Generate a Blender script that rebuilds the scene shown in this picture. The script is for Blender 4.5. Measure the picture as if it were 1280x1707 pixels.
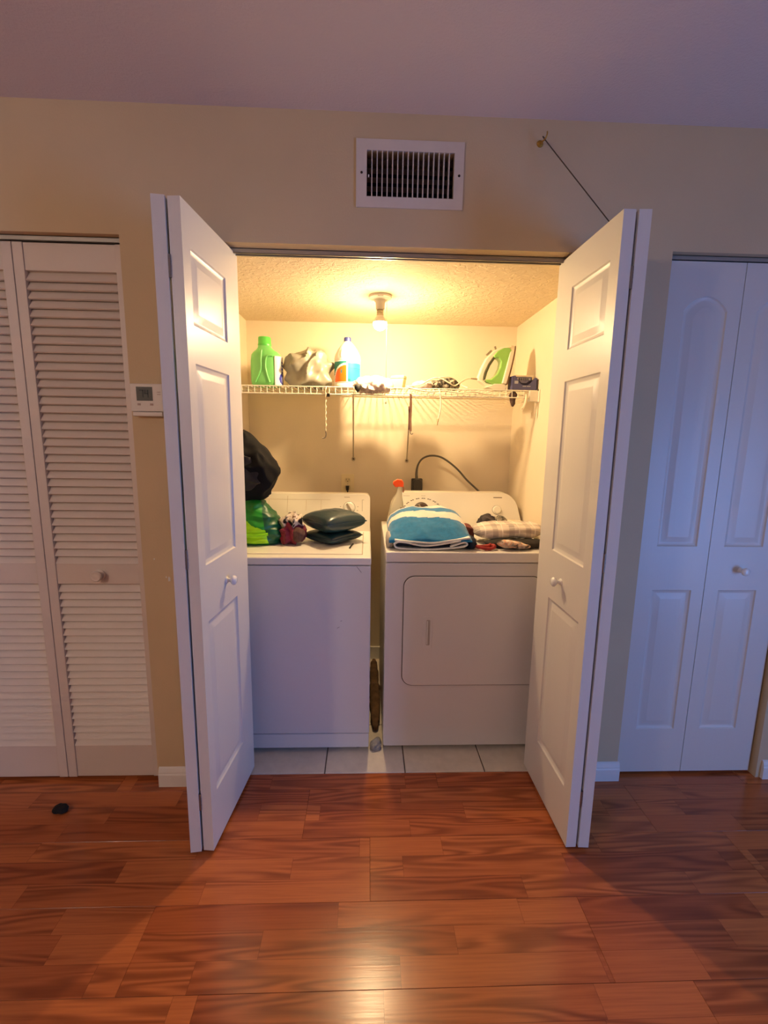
import bpy, bmesh, math, random
from mathutils import Vector, Matrix, noise
random.seed(7)
S = bpy.context.scene
COL = S.collection
PI = math.pi
for o in list(bpy.data.objects):
    bpy.data.objects.remove(o)

# ------------------------------------------------------------------ camera, world, light, exposure
cam_d = bpy.data.cameras.new('camera'); cam = bpy.data.objects.new('camera', cam_d); COL.objects.link(cam)
yaw, pitch, roll = math.radians(-2.139), math.radians(-9.279), math.radians(0.871)
fw = Vector((-math.sin(yaw)*math.cos(pitch), math.cos(yaw)*math.cos(pitch), math.sin(pitch)))
rt = Vector((math.cos(yaw), math.sin(yaw), 0)); up = rt.cross(fw)
r2 = rt*math.cos(roll) + up*math.sin(roll); u2 = -rt*math.sin(roll) + up*math.cos(roll)
cam.matrix_world = Matrix(((r2.x, u2.x, -fw.x, 0.0), (r2.y, u2.y, -fw.y, -1.6753),
                           (r2.z, u2.z, -fw.z, 1.4047), (0, 0, 0, 1)))
cam_d.sensor_fit = 'HORIZONTAL'; cam_d.sensor_width = 36.0
cam_d.lens = 36.0*758.5/1280.0
cam_d.clip_start = 0.02
S.camera = cam

W = bpy.data.worlds.new('world'); S.world = W; W.use_nodes = True
bg = W.node_tree.nodes['Background']
bg.inputs[0].default_value = (0.45, 0.62, 1.0, 1); bg.inputs[1].default_value = 1.0

BULB = 1150.0          # emission of the bare bulb in the closet
BULB_COL = (1.0, 0.70, 0.37)
LAMP = 74.0           # globe lamp behind the camera
LAMP_COL = (1.0, 0.83, 0.70)
ld = bpy.data.lights.new('window_daylight', 'AREA'); ld.shape = 'RECTANGLE'
ld.size = 0.95; ld.size_y = 1.30; ld.energy = 43.0; ld.color = (0.14, 0.37, 1.0)
lo = bpy.data.objects.new('window_daylight', ld); COL.objects.link(lo)
lo.location = (2.76, -2.00, 0.80); lo.rotation_euler = (PI/2, 0, PI/2)   # points towards -x
S.view_settings.view_transform = 'Standard'; S.view_settings.look = 'None'
S.view_settings.gamma = 1.0; S.view_settings.use_curve_mapping = False
S.view_settings.exposure = 0.0

# ------------------------------------------------------------------ materials
def srgb(r, g, b):
    f = lambda c: c/12.92 if c <= 0.04045 else ((c+0.055)/1.055)**2.4
    return (f(r/255), f(g/255), f(b/255), 1)
MATS = {}
class NG:
    def __init__(s, m): s.t = m.node_tree; s.n = s.t.nodes; s.l = s.t.links
    def add(s, typ, **kw):
        n = s.n.new(typ)
        for k, v in kw.items(): setattr(n, k, v)
        return n
    def link(s, a, b): s.l.new(a, b)
    def math(s, op, a, b=None, c=None):
        n = s.n.new('ShaderNodeMath'); n.operation = op
        for i, v in enumerate((a, b, c)):
            if v is None: continue
            if isinstance(v, (int, float)): n.inputs[i].default_value = v
            else: s.l.new(v, n.inputs[i])
        return n.outputs[0]
    def mix(s, f, a, b, blend='MIX'):
        n = s.n.new('ShaderNodeMix'); n.data_type = 'RGBA'; n.blend_type = blend
        for i, v in ((0, f), (6, a), (7, b)):
            if isinstance(v, (int, float)): n.inputs[i].default_value = v
            elif isinstance(v, tuple): n.inputs[i].default_value = v
            else: s.l.new(v, n.inputs[i])
        return n.outputs[2]
    def noise(s, vec, scale, detail=2, rough=0.5, dist=0):
        n = s.n.new('ShaderNodeTexNoise'); n.inputs['Scale'].default_value = scale
        n.inputs['Detail'].default_value = detail; n.inputs['Roughness'].default_value = rough
        n.inputs['Distortion'].default_value = dist
        if vec is not None: s.l.new(vec, n.inputs['Vector'])
        return n.outputs[0]
    def ramp(s, f, stops):
        n = s.n.new('ShaderNodeValToRGB'); e = n.color_ramp.elements
        while len(e) < len(stops): e.new(0.5)
        for k, (p, c) in enumerate(stops): e[k].position = p; e[k].color = c
        s.l.new(f, n.inputs[0]); return n.outputs[0]
    def mapping(s, vec, scale=(1, 1, 1), loc=(0, 0, 0)):
        n = s.n.new('ShaderNodeMapping'); n.inputs['Scale'].default_value = scale; n.inputs['Location'].default_value = loc
        s.l.new(vec, n.inputs['Vector']); return n.outputs[0]

def mat(name, col, rough=0.5, metal=0.0, var=None, bump=None, emit=None, trans=0.0, sheen=0.0, coat=0.0, alpha=1.0, sss=0.0, spec=0.5):
    """plain procedural material: colour with a little mottling and a fine relief"""
    if name in MATS: return MATS[name]
    m = bpy.data.materials.new(name); m.use_nodes = True; g = NG(m)
    b = g.n['Principled BSDF']
    b.inputs['Base Color'].default_value = col; b.inputs['Roughness'].default_value = rough
    b.inputs['Metallic'].default_value = metal; b.inputs['Specular IOR Level'].default_value = spec
    if trans: b.inputs['Transmission Weight'].default_value = trans
    if sheen: b.inputs['Sheen Weight'].default_value = sheen
    if coat: b.inputs['Coat Weight'].default_value = coat; b.inputs['Coat Roughness'].default_value = 0.1
    if alpha < 1: b.inputs['Alpha'].default_value = alpha
    if sss: b.inputs['Subsurface Weight'].default_value = sss; b.inputs['Subsurface Radius'].default_value = (0.01, 0.01, 0.01)
    if emit:
        b.inputs['Emission Color'].default_value = (*emit[0], 1); b.inputs['Emission Strength'].default_value = emit[1]
    tc = g.add('ShaderNodeTexCoord').outputs['Object']
    if var:
        n = g.noise(tc, var[0], 3, 0.6)
        dark = tuple(c*(1-var[1]) for c in col[:3]) + (1,)
        lite = tuple(min(1, c*(1+var[1]*0.6)) for c in col[:3]) + (1,)
        g.link(g.ramp(n, [(0.3, dark), (0.7, lite)]), b.inputs['Base Color'])
    if bump:
        n = g.noise(tc, bump[0], bump[3] if len(bump) > 3 else 2, 0.55)
        bn = g.add('ShaderNodeBump'); bn.inputs['Strength'].default_value = bump[1]; bn.inputs['Distance'].default_value = bump[2]
        g.link(n, bn.inputs['Height']); g.link(bn.outputs[0], b.inputs['Normal'])
    MATS[name] = m
    return m

paint = mat('wall_paint', srgb(208, 186, 150), 0.75, var=(3, 0.04), bump=(160, 0.12, 0.004))
closet_paint = mat('closet_paint', srgb(236, 222, 196), 0.65, var=(2.5, 0.04), bump=(140, 0.12, 0.003))
ceil_m = mat('ceiling_paint', srgb(226, 212, 206), 0.85, bump=(120, 0.35, 0.005, 4))
trim_m = mat('trim_white', srgb(232, 230, 226), 0.4, var=(6, 0.03), bump=(60, 0.05, 0.002))
louv_m = mat('louver_white', srgb(218, 206, 196), 0.45, var=(5, 0.03))
gap_dark = mat('gap_dark', srgb(22, 18, 16), 0.9)
enamel = mat('enamel_white', srgb(222, 220, 220), 0.28, var=(2, 0.015), coat=0.2)
enamel_top = mat('enamel_top', srgb(236, 232, 224), 0.3, var=(3, 0.015))
console_m = mat('console_white', srgb(234, 228, 214), 0.4)
seam_m = mat('seam_grey', srgb(95, 88, 84), 0.7)
print_m = mat('print_grey', srgb(120, 108, 92), 0.6)
print_d = mat('print_dark', srgb(70, 60, 52), 0.6)
metal_g = mat('track_metal', srgb(170, 165, 158), 0.4, 0.6)
steel = mat('steel', srgb(150, 145, 138), 0.35, 0.9)
brass = mat('brass', srgb(190, 150, 70), 0.35, 0.9)
wire_m = mat('shelf_vinyl', srgb(238, 232, 214), 0.4)
porc = mat('porcelain', srgb(235, 232, 220), 0.25)
knob_m = mat('knob_white', srgb(240, 238, 234), 0.2, coat=0.3)
black_m = mat('black_plastic', srgb(22, 20, 19), 0.4)

def knockdown():
    m = bpy.data.materials.new('closet_ceiling_texture'); m.use_nodes = True; g = NG(m); b = g.n['Principled BSDF']
    b.inputs['Base Color'].default_value = srgb(228, 210, 176); b.inputs['Roughness'].default_value = 0.8
    tc = g.add('ShaderNodeTexCoord').outputs['Object']
    n1 = g.noise(tc, 34, 3, 0.6, 0.8)
    r1 = g.ramp(n1, [(0.47, (0, 0, 0, 1)), (0.56, (1, 1, 1, 1))])
    n2 = g.noise(tc, 120, 2)
    h = g.math('ADD', r1, g.math('MULTIPLY', n2, 0.3))
    bn = g.add('ShaderNodeBump'); bn.inputs['Strength'].default_value = 0.55; bn.inputs['Distance'].default_value = 0.004
    g.link(h, bn.inputs['Height']); g.link(bn.outputs[0], b.inputs['Normal'])
    return m
knock_m = knockdown()

def door_paint():
    m = bpy.data.materials.new('door_white'); m.use_nodes = True; g = NG(m); b = g.n['Principled BSDF']
    b.inputs['Base Color'].default_value = srgb(216, 212, 206); b.inputs['Roughness'].default_value = 0.38
    tc = g.add('ShaderNodeTexCoord').outputs['Object']
    n = g.noise(g.mapping(tc, (90, 90, 3)), 1.0, 4, 0.6, 0.4)
    bn = g.add('ShaderNodeBump'); bn.inputs['Strength'].default_value = 0.12; bn.inputs['Distance'].default_value = 0.003
    g.link(n, bn.inputs['Height']); g.link(bn.outputs[0], b.inputs['Normal'])
    return m
door_m = door_paint()

def wood_floor():
    m = bpy.data.materials.new('cherry_laminate'); m.use_nodes = True; g = NG(m); b = g.n['Principled BSDF']
    tc = g.add('ShaderNodeTexCoord').outputs['Object']
    rnd = g.add('ShaderNodeObjectInfo').outputs['Random']
    sp = g.add('ShaderNodeSeparateXYZ'); g.link(tc, sp.inputs[0])
    x, y = sp.outputs[0], sp.outputs[1]
    strip = g.math('FLOOR', g.math('DIVIDE', y, 0.0757))
    key = g.math('ADD', g.math('MULTIPLY', rnd, 91.7), g.math('MULTIPLY', strip, 3.71))
    wn = g.add('ShaderNodeTexWhiteNoise', noise_dimensions='1D'); g.link(key, wn.inputs['W'])
    xs = g.math('ADD', x, g.math('MULTIPLY', wn.outputs[0], 0.55))
    seg = g.math('FLOOR', g.math('DIVIDE', xs, 0.55))
    key2 = g.math('ADD', key, g.math('MULTIPLY', seg, 17.13))
    wn2 = g.add('ShaderNodeTexWhiteNoise', noise_dimensions='1D'); g.link(key2, wn2.inputs['W'])
    tone = wn2.outputs[0]
    off = g.add('ShaderNodeCombineXYZ'); g.link(g.math('MULTIPLY', tone, 13.0), off.inputs[0]); g.link(g.math('MULTIPLY', wn.outputs[0], 7.0), off.inputs[1]); g.link(key2, off.inputs[2])
    va = g.add('ShaderNodeVectorMath', operation='ADD'); g.link(tc, va.inputs[0]); g.link(off.outputs[0], va.inputs[1])
    P = va.outputs[0]
    # cathedral figure: bands bent by a slow noise
    slow = g.noise(g.mapping(P, (0.95, 10.5, 1)), 1.0, 2, 0.45)
    band = g.math('MULTIPLY', slow, 40.0)
    rings = g.math('ABSOLUTE', g.math('SINE', band))
    rings = g.math('POWER', rings, 2.2)
    figmask = g.ramp(g.noise(g.mapping(P, (1.1, 7, 1), (4, 2, 0)), 1.0, 1), [(0.40, (0, 0, 0, 1)), (0.52, (1, 1, 1, 1))])
    fine = g.noise(g.mapping(P, (5, 190, 1)), 1.0, 3, 0.6)
    c0 = g.mix(tone, srgb(174, 92, 49), srgb(204, 118, 64))
    c1 = g.mix(g.math('MULTIPLY', g.math('MULTIPLY', rings, figmask), 0.58), c0, srgb(100, 44, 26))
    c2 = g.mix(g.math('MULTIPLY', g.ramp(fine, [(0.4, (0, 0, 0, 1)), (0.7, (1, 1, 1, 1))]), 0.28), c1, srgb(118, 54, 32))
    # printed joints between strips
    fy = g.math('FRACT', g.math('DIVIDE', y, 0.0757))
    edge = g.math('LESS_THAN', g.math('MINIMUM', fy, g.math('SUBTRACT', 1.0, fy)), 0.012)
    fx = g.math('FRACT', g.math('DIVIDE', xs, 0.55))
    edgex = g.math('LESS_THAN', g.math('MINIMUM', fx, g.math('SUBTRACT', 1.0, fx)), 0.0016)
    c3 = g.mix(g.math('MULTIPLY', g.math('MAXIMUM', edge, edgex), 0.35), c2, srgb(84, 36, 22))
    g.link(c3, b.inputs['Base Color'])
    rr = g.math('ADD', 0.17, g.math('MULTIPLY', fine, 0.10)); g.link(rr, b.inputs['Roughness'])
    b.inputs['Specular IOR Level'].default_value = 0.45
    bn = g.add('ShaderNodeBump'); bn.inputs['Strength'].default_value = 0.05; bn.inputs['Distance'].default_value = 0.002
    g.link(fine, bn.inputs['Height']); g.link(bn.outputs[0], b.inputs['Normal'])
    return m
wood_m = wood_floor()
tile_m = mat('ceramic_tile', srgb(214, 204, 190), 0.45, var=(22, 0.08), bump=(70, 0.08, 0.002))
grout_m = mat('grout', srgb(120, 108, 96), 0.9, var=(40, 0.15))

def plaid(name, base, dark, light, sx, sz):
    m = bpy.data.materials.new(name); m.use_nodes = True; g = NG(m); b = g.n['Principled BSDF']
    b.inputs['Roughness'].default_value = 0.9; b.inputs['Sheen Weight'].default_value = 0.2
    tc = g.add('ShaderNodeTexCoord').outputs['Object']
    sp = g.add('ShaderNodeSeparateXYZ'); g.link(tc, sp.inputs[0])
    def bands(v, per, w, ph):
        f = g.math('FRACT', g.math('ADD', g.math('DIVIDE', v, per), ph)); return g.math('LESS_THAN', f, w)
    yz = g.math('ADD', sp.outputs[1], g.math('MULTIPLY', sp.outputs[2], 1.3))
    c = g.mix(g.math('MULTIPLY', bands(sp.outputs[0], sx, 0.32, 0.0), 0.55), base, dark)
    c = g.mix(g.math('MULTIPLY', bands(yz, sz, 0.32, 0.3), 0.5), c, dark)
    c = g.mix(g.math('MULTIPLY', bands(sp.outputs[0], sx, 0.07, 0.45), 0.8), c, light)
    c = g.mix(g.math('MULTIPLY', bands(yz, sz, 0.08, 0.75), 0.7), c, light)
    g.link(c, b.inputs['Base Color'])
    n = g.noise(tc, 300, 2); bn = g.add('ShaderNodeBump'); bn.inputs['Strength'].default_value = 0.2; bn.inputs['Distance'].default_value = 0.002
    g.link(n, bn.inputs['Height']); g.link(bn.outputs[0], b.inputs['Normal'])
    return m

# ------------------------------------------------------------------ mesh helpers
class B:
    """collects shapes into one bmesh"""
    def __init__(s): s.bm = bmesh.new(); s.mi = 0
    def face(s, vs, mi=None):
        try:
            f = s.bm.faces.new(vs); f.material_index = s.mi if mi is None else mi; return f
        except ValueError: return None
    def v(s, p): return s.bm.verts.new(p)
    def box(s, x0, x1, y0, y1, z0, z1, M=None):
        P = [Vector((x, y, z)) for z in (z0, z1) for y in (y0, y1) for x in (x0, x1)]
        if M is not None: P = [M @ p for p in P]
        v = [s.v(p) for p in P]
        for q in ((0, 2, 3, 1), (4, 5, 7, 6), (0, 1, 5, 4), (2, 6, 7, 3), (0, 4, 6, 2), (1, 3, 7, 5)): s.face([v[i] for i in q])
        return s
    def rings(s, rings, cap0=True, cap1=True, closed=False):
        R = [[s.v(p) for p in r] for r in rings]; n = len(R[0])
        idx = range(len(R) if closed else len(R)-1)
        for i in idx:
            a, b = R[i], R[(i+1) % len(R)]
            for k in range(n): s.face([a[k], a[(k+1) % n], b[(k+1) % n], b[k]])
        if not closed:
            if cap0: s.face(R[0][::-1])
            if cap1: s.face(R[-1])
        return R
    def lathe(s, prof, c=(0, 0, 0), n=24, M=None, sx=1, sy=1):
        rr = []
        for r, z in prof:
            ring = []
            for k in range(n):
                a = 2*PI*k/n; p = Vector((r*sx*math.cos(a), r*sy*math.sin(a), z))
                if M is not None: p = M @ p
                ring.append(p + Vector(c))
            rr.append(ring)
        s.rings(rr); return s
    def tube(s, pts, r, n=8, closed=False, flat=1.0):
        P = [Vector(p) for p in pts]; m = len(P); rr = []
        rad = r if isinstance(r, (list, tuple)) else [r]*m
        t0 = None; nrm = None
        for i in range(m):
            a = P[(i-1) % m] if (closed or i > 0) else P[i]; b = P[(i+1) % m] if (closed or i < m-1) else P[i]
            t = (b-a).normalized()
            if nrm is None:
                nrm = t.orthogonal().normalized() if abs(t.z) > 0.9 else Vector((0, 0, 1)).cross(t).normalized()
            else:
                nrm = (nrm - t*nrm.dot(t)).normalized()
            bn = t.cross(nrm)
            rr.append([P[i] + (nrm*math.cos(2*PI*k/n) + bn*math.sin(2*PI*k/n)*flat)*rad[i] for k in range(n)])
        s.rings(rr, closed=closed); return s
    def prism(s, poly, y0, y1, f=None):
        """polygon in xz pushed from y0 to y1"""
        f = f or (lambda x, y, z: (x, y, z))
        a = [s.v(f(x, y0, z)) for x, z in poly]; b = [s.v(f(x, y1, z)) for x, z in poly]; n = len(poly)
        for k in range(n): s.face([a[k], a[(k+1) % n], b[(k+1) % n], b[k]])
        s.face(a[::-1]); s.face(b); return s
    def grid(s, fn, nu, nv, mi=None):
        V = [[s.v(fn(i/nu, j/nv)) for j in range(nv+1)] for i in range(nu+1)]
        for i in range(nu):
            for j in range(nv):
                s.face([V[i][j], V[i+1][j], V[i+1][j+1], V[i][j+1]], mi(i/nu, j/nv) if mi else None)
        return V

def spline(pts, k=8):
    P = [Vector(p) for p in pts]; out = []
    for i in range(len(P)-1):
        p0 = P[max(i-1, 0)]; p1 = P[i]; p2 = P[i+1]; p3 = P[min(i+2, len(P)-1)]
        for j in range(k):
            t = j/k
            out.append(0.5*((2*p1) + (p2-p0)*t + (2*p0-5*p1+4*p2-p3)*t*t + (-p0+3*p1-3*p2+p3)*t**3))
    out.append(P[-1]); return out

def off_of(o):
    t = Vector((0, 0, 0))
    while o is not None: t += o.location; o = o.parent
    return t
def obj(name, b, m, parent=None, world=True, smooth=None, bevel=0, loc=None, rotz=0, seg=2, subsurf=0, solid=0):
    """one mesh object; with world=True the shapes are given in world coordinates"""
    bm = b.bm
    bmesh.ops.recalc_face_normals(bm, faces=bm.faces)
    if world and parent is not None:
        bmesh.ops.translate(bm, verts=bm.verts, vec=-off_of(parent))
    elif world and parent is None and loc is not None:
        bmesh.ops.translate(bm, verts=bm.verts, vec=-Vector(loc))
    me = bpy.data.meshes.new(name); bm.to_mesh(me); bm.free()
    for mm in (m if isinstance(m, (list, tuple)) else [m]): me.materials.append(mm)
    if smooth is not None:
        for p in me.polygons: p.use_smooth = True
        me.set_sharp_from_angle(angle=math.radians(smooth))
    o = bpy.data.objects.new(name, me); COL.objects.link(o)
    if parent is not None: o.parent = parent
    if loc is not None: o.location = loc
    o.rotation_euler = (0, 0, rotz)
    if solid:
        md = o.modifiers.new('thickness', 'SOLIDIFY'); md.thickness = solid; md.offset = 0
    if bevel:
        md = o.modifiers.new('bevel', 'BEVEL'); md.width = bevel; md.segments = seg; md.limit_method = 'ANGLE'; md.angle_limit = math.radians(40)
        if smooth is None:
            for p in me.polygons: p.use_smooth = True
            md.harden_normals = True
    if subsurf:
        md = o.modifiers.new('subdivision', 'SUBSURF'); md.levels = subsurf; md.render_levels = subsurf
    return o
def tag(o, label, cat, group=None, kind=None):
    o['label'] = label; o['category'] = cat
    if group: o['group'] = group
    if kind: o['kind'] = kind
    return o
def thing(name, label, cat, loc=(0, 0, 0), group=None, kind=None, rotz=0):
    o = bpy.data.objects.new(name, None); COL.objects.link(o); o.location = loc; o.rotation_euler = (0, 0, rotz)
    o.empty_display_size = 0.05
    return tag(o, label, cat, group, kind)
def child(o, parent, loc=(0, 0, 0), rot=(0, 0, 0)):
    """a linked-data copy of a part"""
    c = o.copy(); COL.objects.link(c); c.parent = parent; c.location = loc; c.rotation_euler = rot
    return c
def fbm(p, sc, seed, oct=3):
    t = 0; a = 1
    for i in range(oct):
        t += a*noise.noise(Vector(p)*sc*(2**i) + Vector((seed*7.3, seed*3.1, -seed*5.7))); a *= 0.5
    return t
def ridge(p, sc, seed):
    return 1 - 2*abs(noise.noise(Vector(p)*sc + Vector((seed*2.3, -seed*9.1, seed*4.7))))
def blob(c, rad, sub=4, seed=1, amp=0.1, sc=12, ramp=0.05, rsc=20, pw=2.6, zmin=None, shape=None, stretch=(1, 1, 1), crease=0.0, csc=14, fold=None):
    """soft lump: superellipsoid with folds, resting on zmin"""
    b = B(); bmesh.ops.create_icosphere(b.bm, subdivisions=sub, radius=1.0)
    c = Vector(c); st = Vector(stretch)
    for v in b.bm.verts:
        d = v.co.normalized()
        k = (abs(d.x)**pw + abs(d.y)**pw + abs(d.z)**pw)**(-1/pw)
        u = d*k
        if shape: u = Vector(shape(u.x, u.y, u.z))
        p = Vector((u.x*rad[0], u.y*rad[1], u.z*rad[2]))
        q = Vector((p.x*st.x, p.y*st.y, p.z*st.z))
        p += d*(amp*fbm(q, sc, seed) + ramp*ridge(q, rsc, seed))*min(rad)
        if fold:                              # running folds: (amount, count per metre, direction, waviness)
            ph = fold[1]*PI*(q.dot(Vector(fold[2]).normalized())) + fold[3]*fbm(q, 9, seed+3, 2)
            p += d*fold[0]*min(rad)*((1-abs(math.sin(ph)))**1.3 - 0.35)
        if crease:                            # sharp plastic-like creases between flat facets
            dd = noise.voronoi(q*csc + Vector((seed, seed*2, 0)))[0]
            p += d*crease*min(rad)*(dd[0]-0.5*(dd[1]-dd[0]))
        p += c
        if zmin is not None and p.z < zmin: p.z = zmin + 0.0015*(1+noise.noise(p*60))*0.3
        v.co = p
    return b

# ------------------------------------------------------------------ the room
XL, XR, YB, ZC = -3.0, 2.8, -4.4, 2.451
T = 0.115
LO0, LO1 = -1.585, -0.835     # louvred opening
MO0, MO1 = -0.652, 0.818      # laundry opening
RO0, RO1 = 1.056, 1.662       # right opening
HZ, HM = 2.06, 2.047
VX0, VX1, VZ0, VZ1 = -0.012, 0.279, 2.199, 2.338   # hole behind the grille
b = B()
b.box(XL, LO0, 0, T, 0, ZC); b.box(LO0, LO1, 0, T, HZ, ZC); b.box(LO1, MO0, 0, T, 0, ZC)
b.box(MO0, VX0, 0, T, HM, ZC); b.box(VX1, MO1, 0, T, HM, ZC); b.box(VX0, VX1, 0, T, HM, VZ0); b.box(VX0, VX1, 0, T, VZ1, ZC)
b.box(MO1, RO0, 0, T, 0, ZC); b.box(RO0, RO1, 0, T, HZ, ZC); b.box(RO1, XR, 0, T, 0, ZC)
wall_front = tag(obj('wall_front', b, paint), 'tan painted wall with three closet openings', 'wall', kind='structure')
for (x, z, s) in ((-0.742, 0.868, 0.009), (-0.792, 0.945, 0.004), (-0.752, 0.875, 0.004)):
    b = B(); n = 9
    ring = [(x + s*(0.6+0.5*random.random())*math.cos(2*PI*k/n)*0.7, -0.0006, z + s*(0.6+0.5*random.random())*math.sin(2*PI*k/n)*1.3) for k in range(n)]
    b.face([b.v(p) for p in ring]); obj('paint_chip', b, trim_m, wall_front, solid=0.0008)
b = B(); b.box(XL, XR, YB, 0, ZC, ZC+0.06)
tag(obj('ceiling', b, ceil_m), 'greyish white textured room ceiling', 'ceiling', kind='structure')
b = B(); b.box(XL-0.1, XL, YB, T, 0, ZC)
tag(obj('wall_left', b, paint), 'tan side wall left of the louvred closet, out of frame', 'wall', kind='structure')
b = B(); b.box(XL-0.1, XR+0.1, YB-0.1, YB, 0, ZC)
tag(obj('wall_back', b, paint), 'tan wall behind the viewer', 'wall', kind='structure')
WY0, WY1, WZ0, WZ1 = -2.54, -1.46, 0.10, 2.0
b = B(); b.box(XR, XR+0.1, YB, WY0, 0, ZC); b.box(XR, XR+0.1, WY1, T, 0, ZC); b.box(XR, XR+0.1, WY0, WY1, 0, WZ0); b.box(XR, XR+0.1, WY0, WY1, WZ1, ZC)
tag(obj('wall_right', b, paint), 'tan side wall with a window, right of the frame', 'wall', kind='structure')
wn = thing('window_1', 'white framed window in the side wall right of the frame', 'window', (XR, (WY0+WY1)/2, WZ0), kind='structure')
b = B()
for (y0, y1, z0, z1) in ((WY0, WY0+0.05, WZ0, WZ1), (WY1-0.05, WY1, WZ0, WZ1), (WY0, WY1, WZ0, WZ0+0.05), (WY0, WY1, WZ1-0.05, WZ1)): b.box(XR+0.01, XR+0.09, y0, y1, z0, z1)
obj('window_frame', b, trim_m, wn)
b = B(); b.box(XR+0.045, XR+0.05, WY0+0.05, WY1-0.05, WZ0+0.05, WZ1-0.05)
obj('pane', b, mat('window_glass', (0.9, 0.95, 1, 1), 0.05, trans=1.0), wn)

# laundry closet shell
CX0, CX1, CY = -0.695, 0.857, 1.063
b = B(); b.box(CX0-0.08, CX0, T, CY, 0, HM+0.02); b.box(CX0-0.08, MO0, T-0.002, T, 0, HM)
tag(obj('wall_closet_left', b, closet_paint), 'cream left wall inside the laundry closet', 'wall', kind='structure')
b = B(); b.box(CX1, CX1+0.08, T, CY, 0, HM+0.02)
tag(obj('wall_closet_right', b, closet_paint), 'cream right wall inside the laundry closet', 'wall', kind='structure')
b = B(); b.box(CX0-0.08, CX1+0.08, CY, CY+0.08, 0, HM+0.02)
tag(obj('wall_closet_back', b, closet_paint), 'cream back wall of the laundry closet', 'wall', kind='structure')
b = B(); b.box(CX0, CX1, T-0.001, CY, HM, HM+0.05)
tag(obj('ceiling_closet', b, knock_m), 'rough textured ceiling of the laundry closet', 'ceiling', kind='structure')
b = B(); b.box(CX0, CX1, CY-0.012, CY, 0.0, 0.085)
tag(obj('baseboard_closet', b, trim_m), 'white baseboard behind the machines on the closet back wall', 'baseboard', kind='structure')
# side closets behind the shut doors
for (nm, x0, x1, lb) in (('wall_left_closet', LO0, LO1, 'dim inner walls of the closet behind the louvred door'), ('wall_right_closet', RO0, RO1, 'dim inner walls of the closet behind the arched door')):
    b = B(); b.box(x0-0.06, x0, T, 0.62, 0, 2.2); b.box(x1, x1+0.05, T, 0.62, 0, 2.2); b.box(x0-0.06, x1+0.05, 0.62, 0.68, 0, 2.2); b.box(x0, x1, T, 0.62, 2.16, 2.2)
    tag(obj(nm, b, paint), lb, 'wall', kind='structure')

# baseboards
def baseboard(nm, x0, x1, lb, ret0=False, ret1=False):
    prof = [(0, 0), (-0.013, 0), (-0.013, 0.052), (-0.010, 0.058), (-0.011, 0.062), (-0.006, 0.078), (0, 0.082)]
    b = B(); r = [[(x, y, z) for y, z in prof] for x in (x0, x1)]
    b.rings(r); tag(obj(nm, b, trim_m, bevel=0), lb, 'baseboard', kind='structure')
baseboard('baseboard_left', LO1+0.006, MO0-0.004, 'short white baseboard between louvred closet and laundry closet')
baseboard('baseboard_right', MO1+0.01, RO0+0.006, 'short white baseboard between laundry closet and arched closet door')
baseboard('baseboard_far_right', RO1+0.02, XR, 'white baseboard right of the arched closet door')
baseboard('baseboard_far_left', XL, LO0-0.01, 'white baseboard left of the louvred closet, out of frame')

# floor: laminate boards laid in rows
FE = 0.05
b = B(); b.box(XL, XR, YB, FE, -0.06, -0.009); b.box(LO0, LO1, FE, 0.62, -0.06, -0.009); b.box(RO0, RO1, FE, 0.62, -0.06, -0.009)
floor = tag(obj('floor', b, gap_dark), 'glossy cherry red laminate floor', 'floor', kind='structure')
BL, BW, G = 1.29, 0.227, 0.0004
plank_mesh = {}
def plank(x0, x1, y0, y1, lx):
    """one board; the mesh starts at its own corner so the grain runs on when a board is cut"""
    key = (round(x1-x0, 3), round(y1-y0, 3), round(lx, 3))
    if key not in plank_mesh:
        b = B(); L, Wd = x1-x0, y1-y0; e = 0.0005
        zs = ((-0.009, 0), (-e, 0), (0, e))
        b.rings([[(lx+G+i, G+i, z), (lx+L-G-i, G+i, z), (lx+L-G-i, Wd-G-i, z), (lx+G+i, Wd-G-i, z)] for z, i in zs], cap0=False)
        o = obj('plank', b, wood_m, floor, world=False, loc=(x0-lx, y0, 0)); plank_mesh[key] = o.data
    else:
        o = bpy.data.objects.new('plank', plank_mesh[key]); COL.objects.link(o); o.parent = floor; o.location = (x0-lx, y0, 0)
rows = []; y = FE; rows.append((-0.036, FE))
yy = -0.036
while yy > YB:
    rows.append((max(yy-BW, YB), yy)); yy -= BW
starts = [0.30, -0.22, 0.02, -0.626]
for i, (y0, y1) in enumerate(rows):
    st = starts[i] if i < len(starts) else random.uniform(-0.6, 0.6)
    x = st - BL*math.ceil((st-XL)/BL)
    while x < XR:
        a, c = max(x, XL), min(x+BL, XR)
        if c-a > 0.01: plank(a, c, y0, y1, a-x)
        x += BL
for x0, x1 in ((LO0, LO1), (RO0, RO1)):       # boards running on under the closet doors
    plank(x0, x1, FE, FE+BW, 0.1); plank(x0, x1, FE+BW, 0.62, 0.2)
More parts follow.
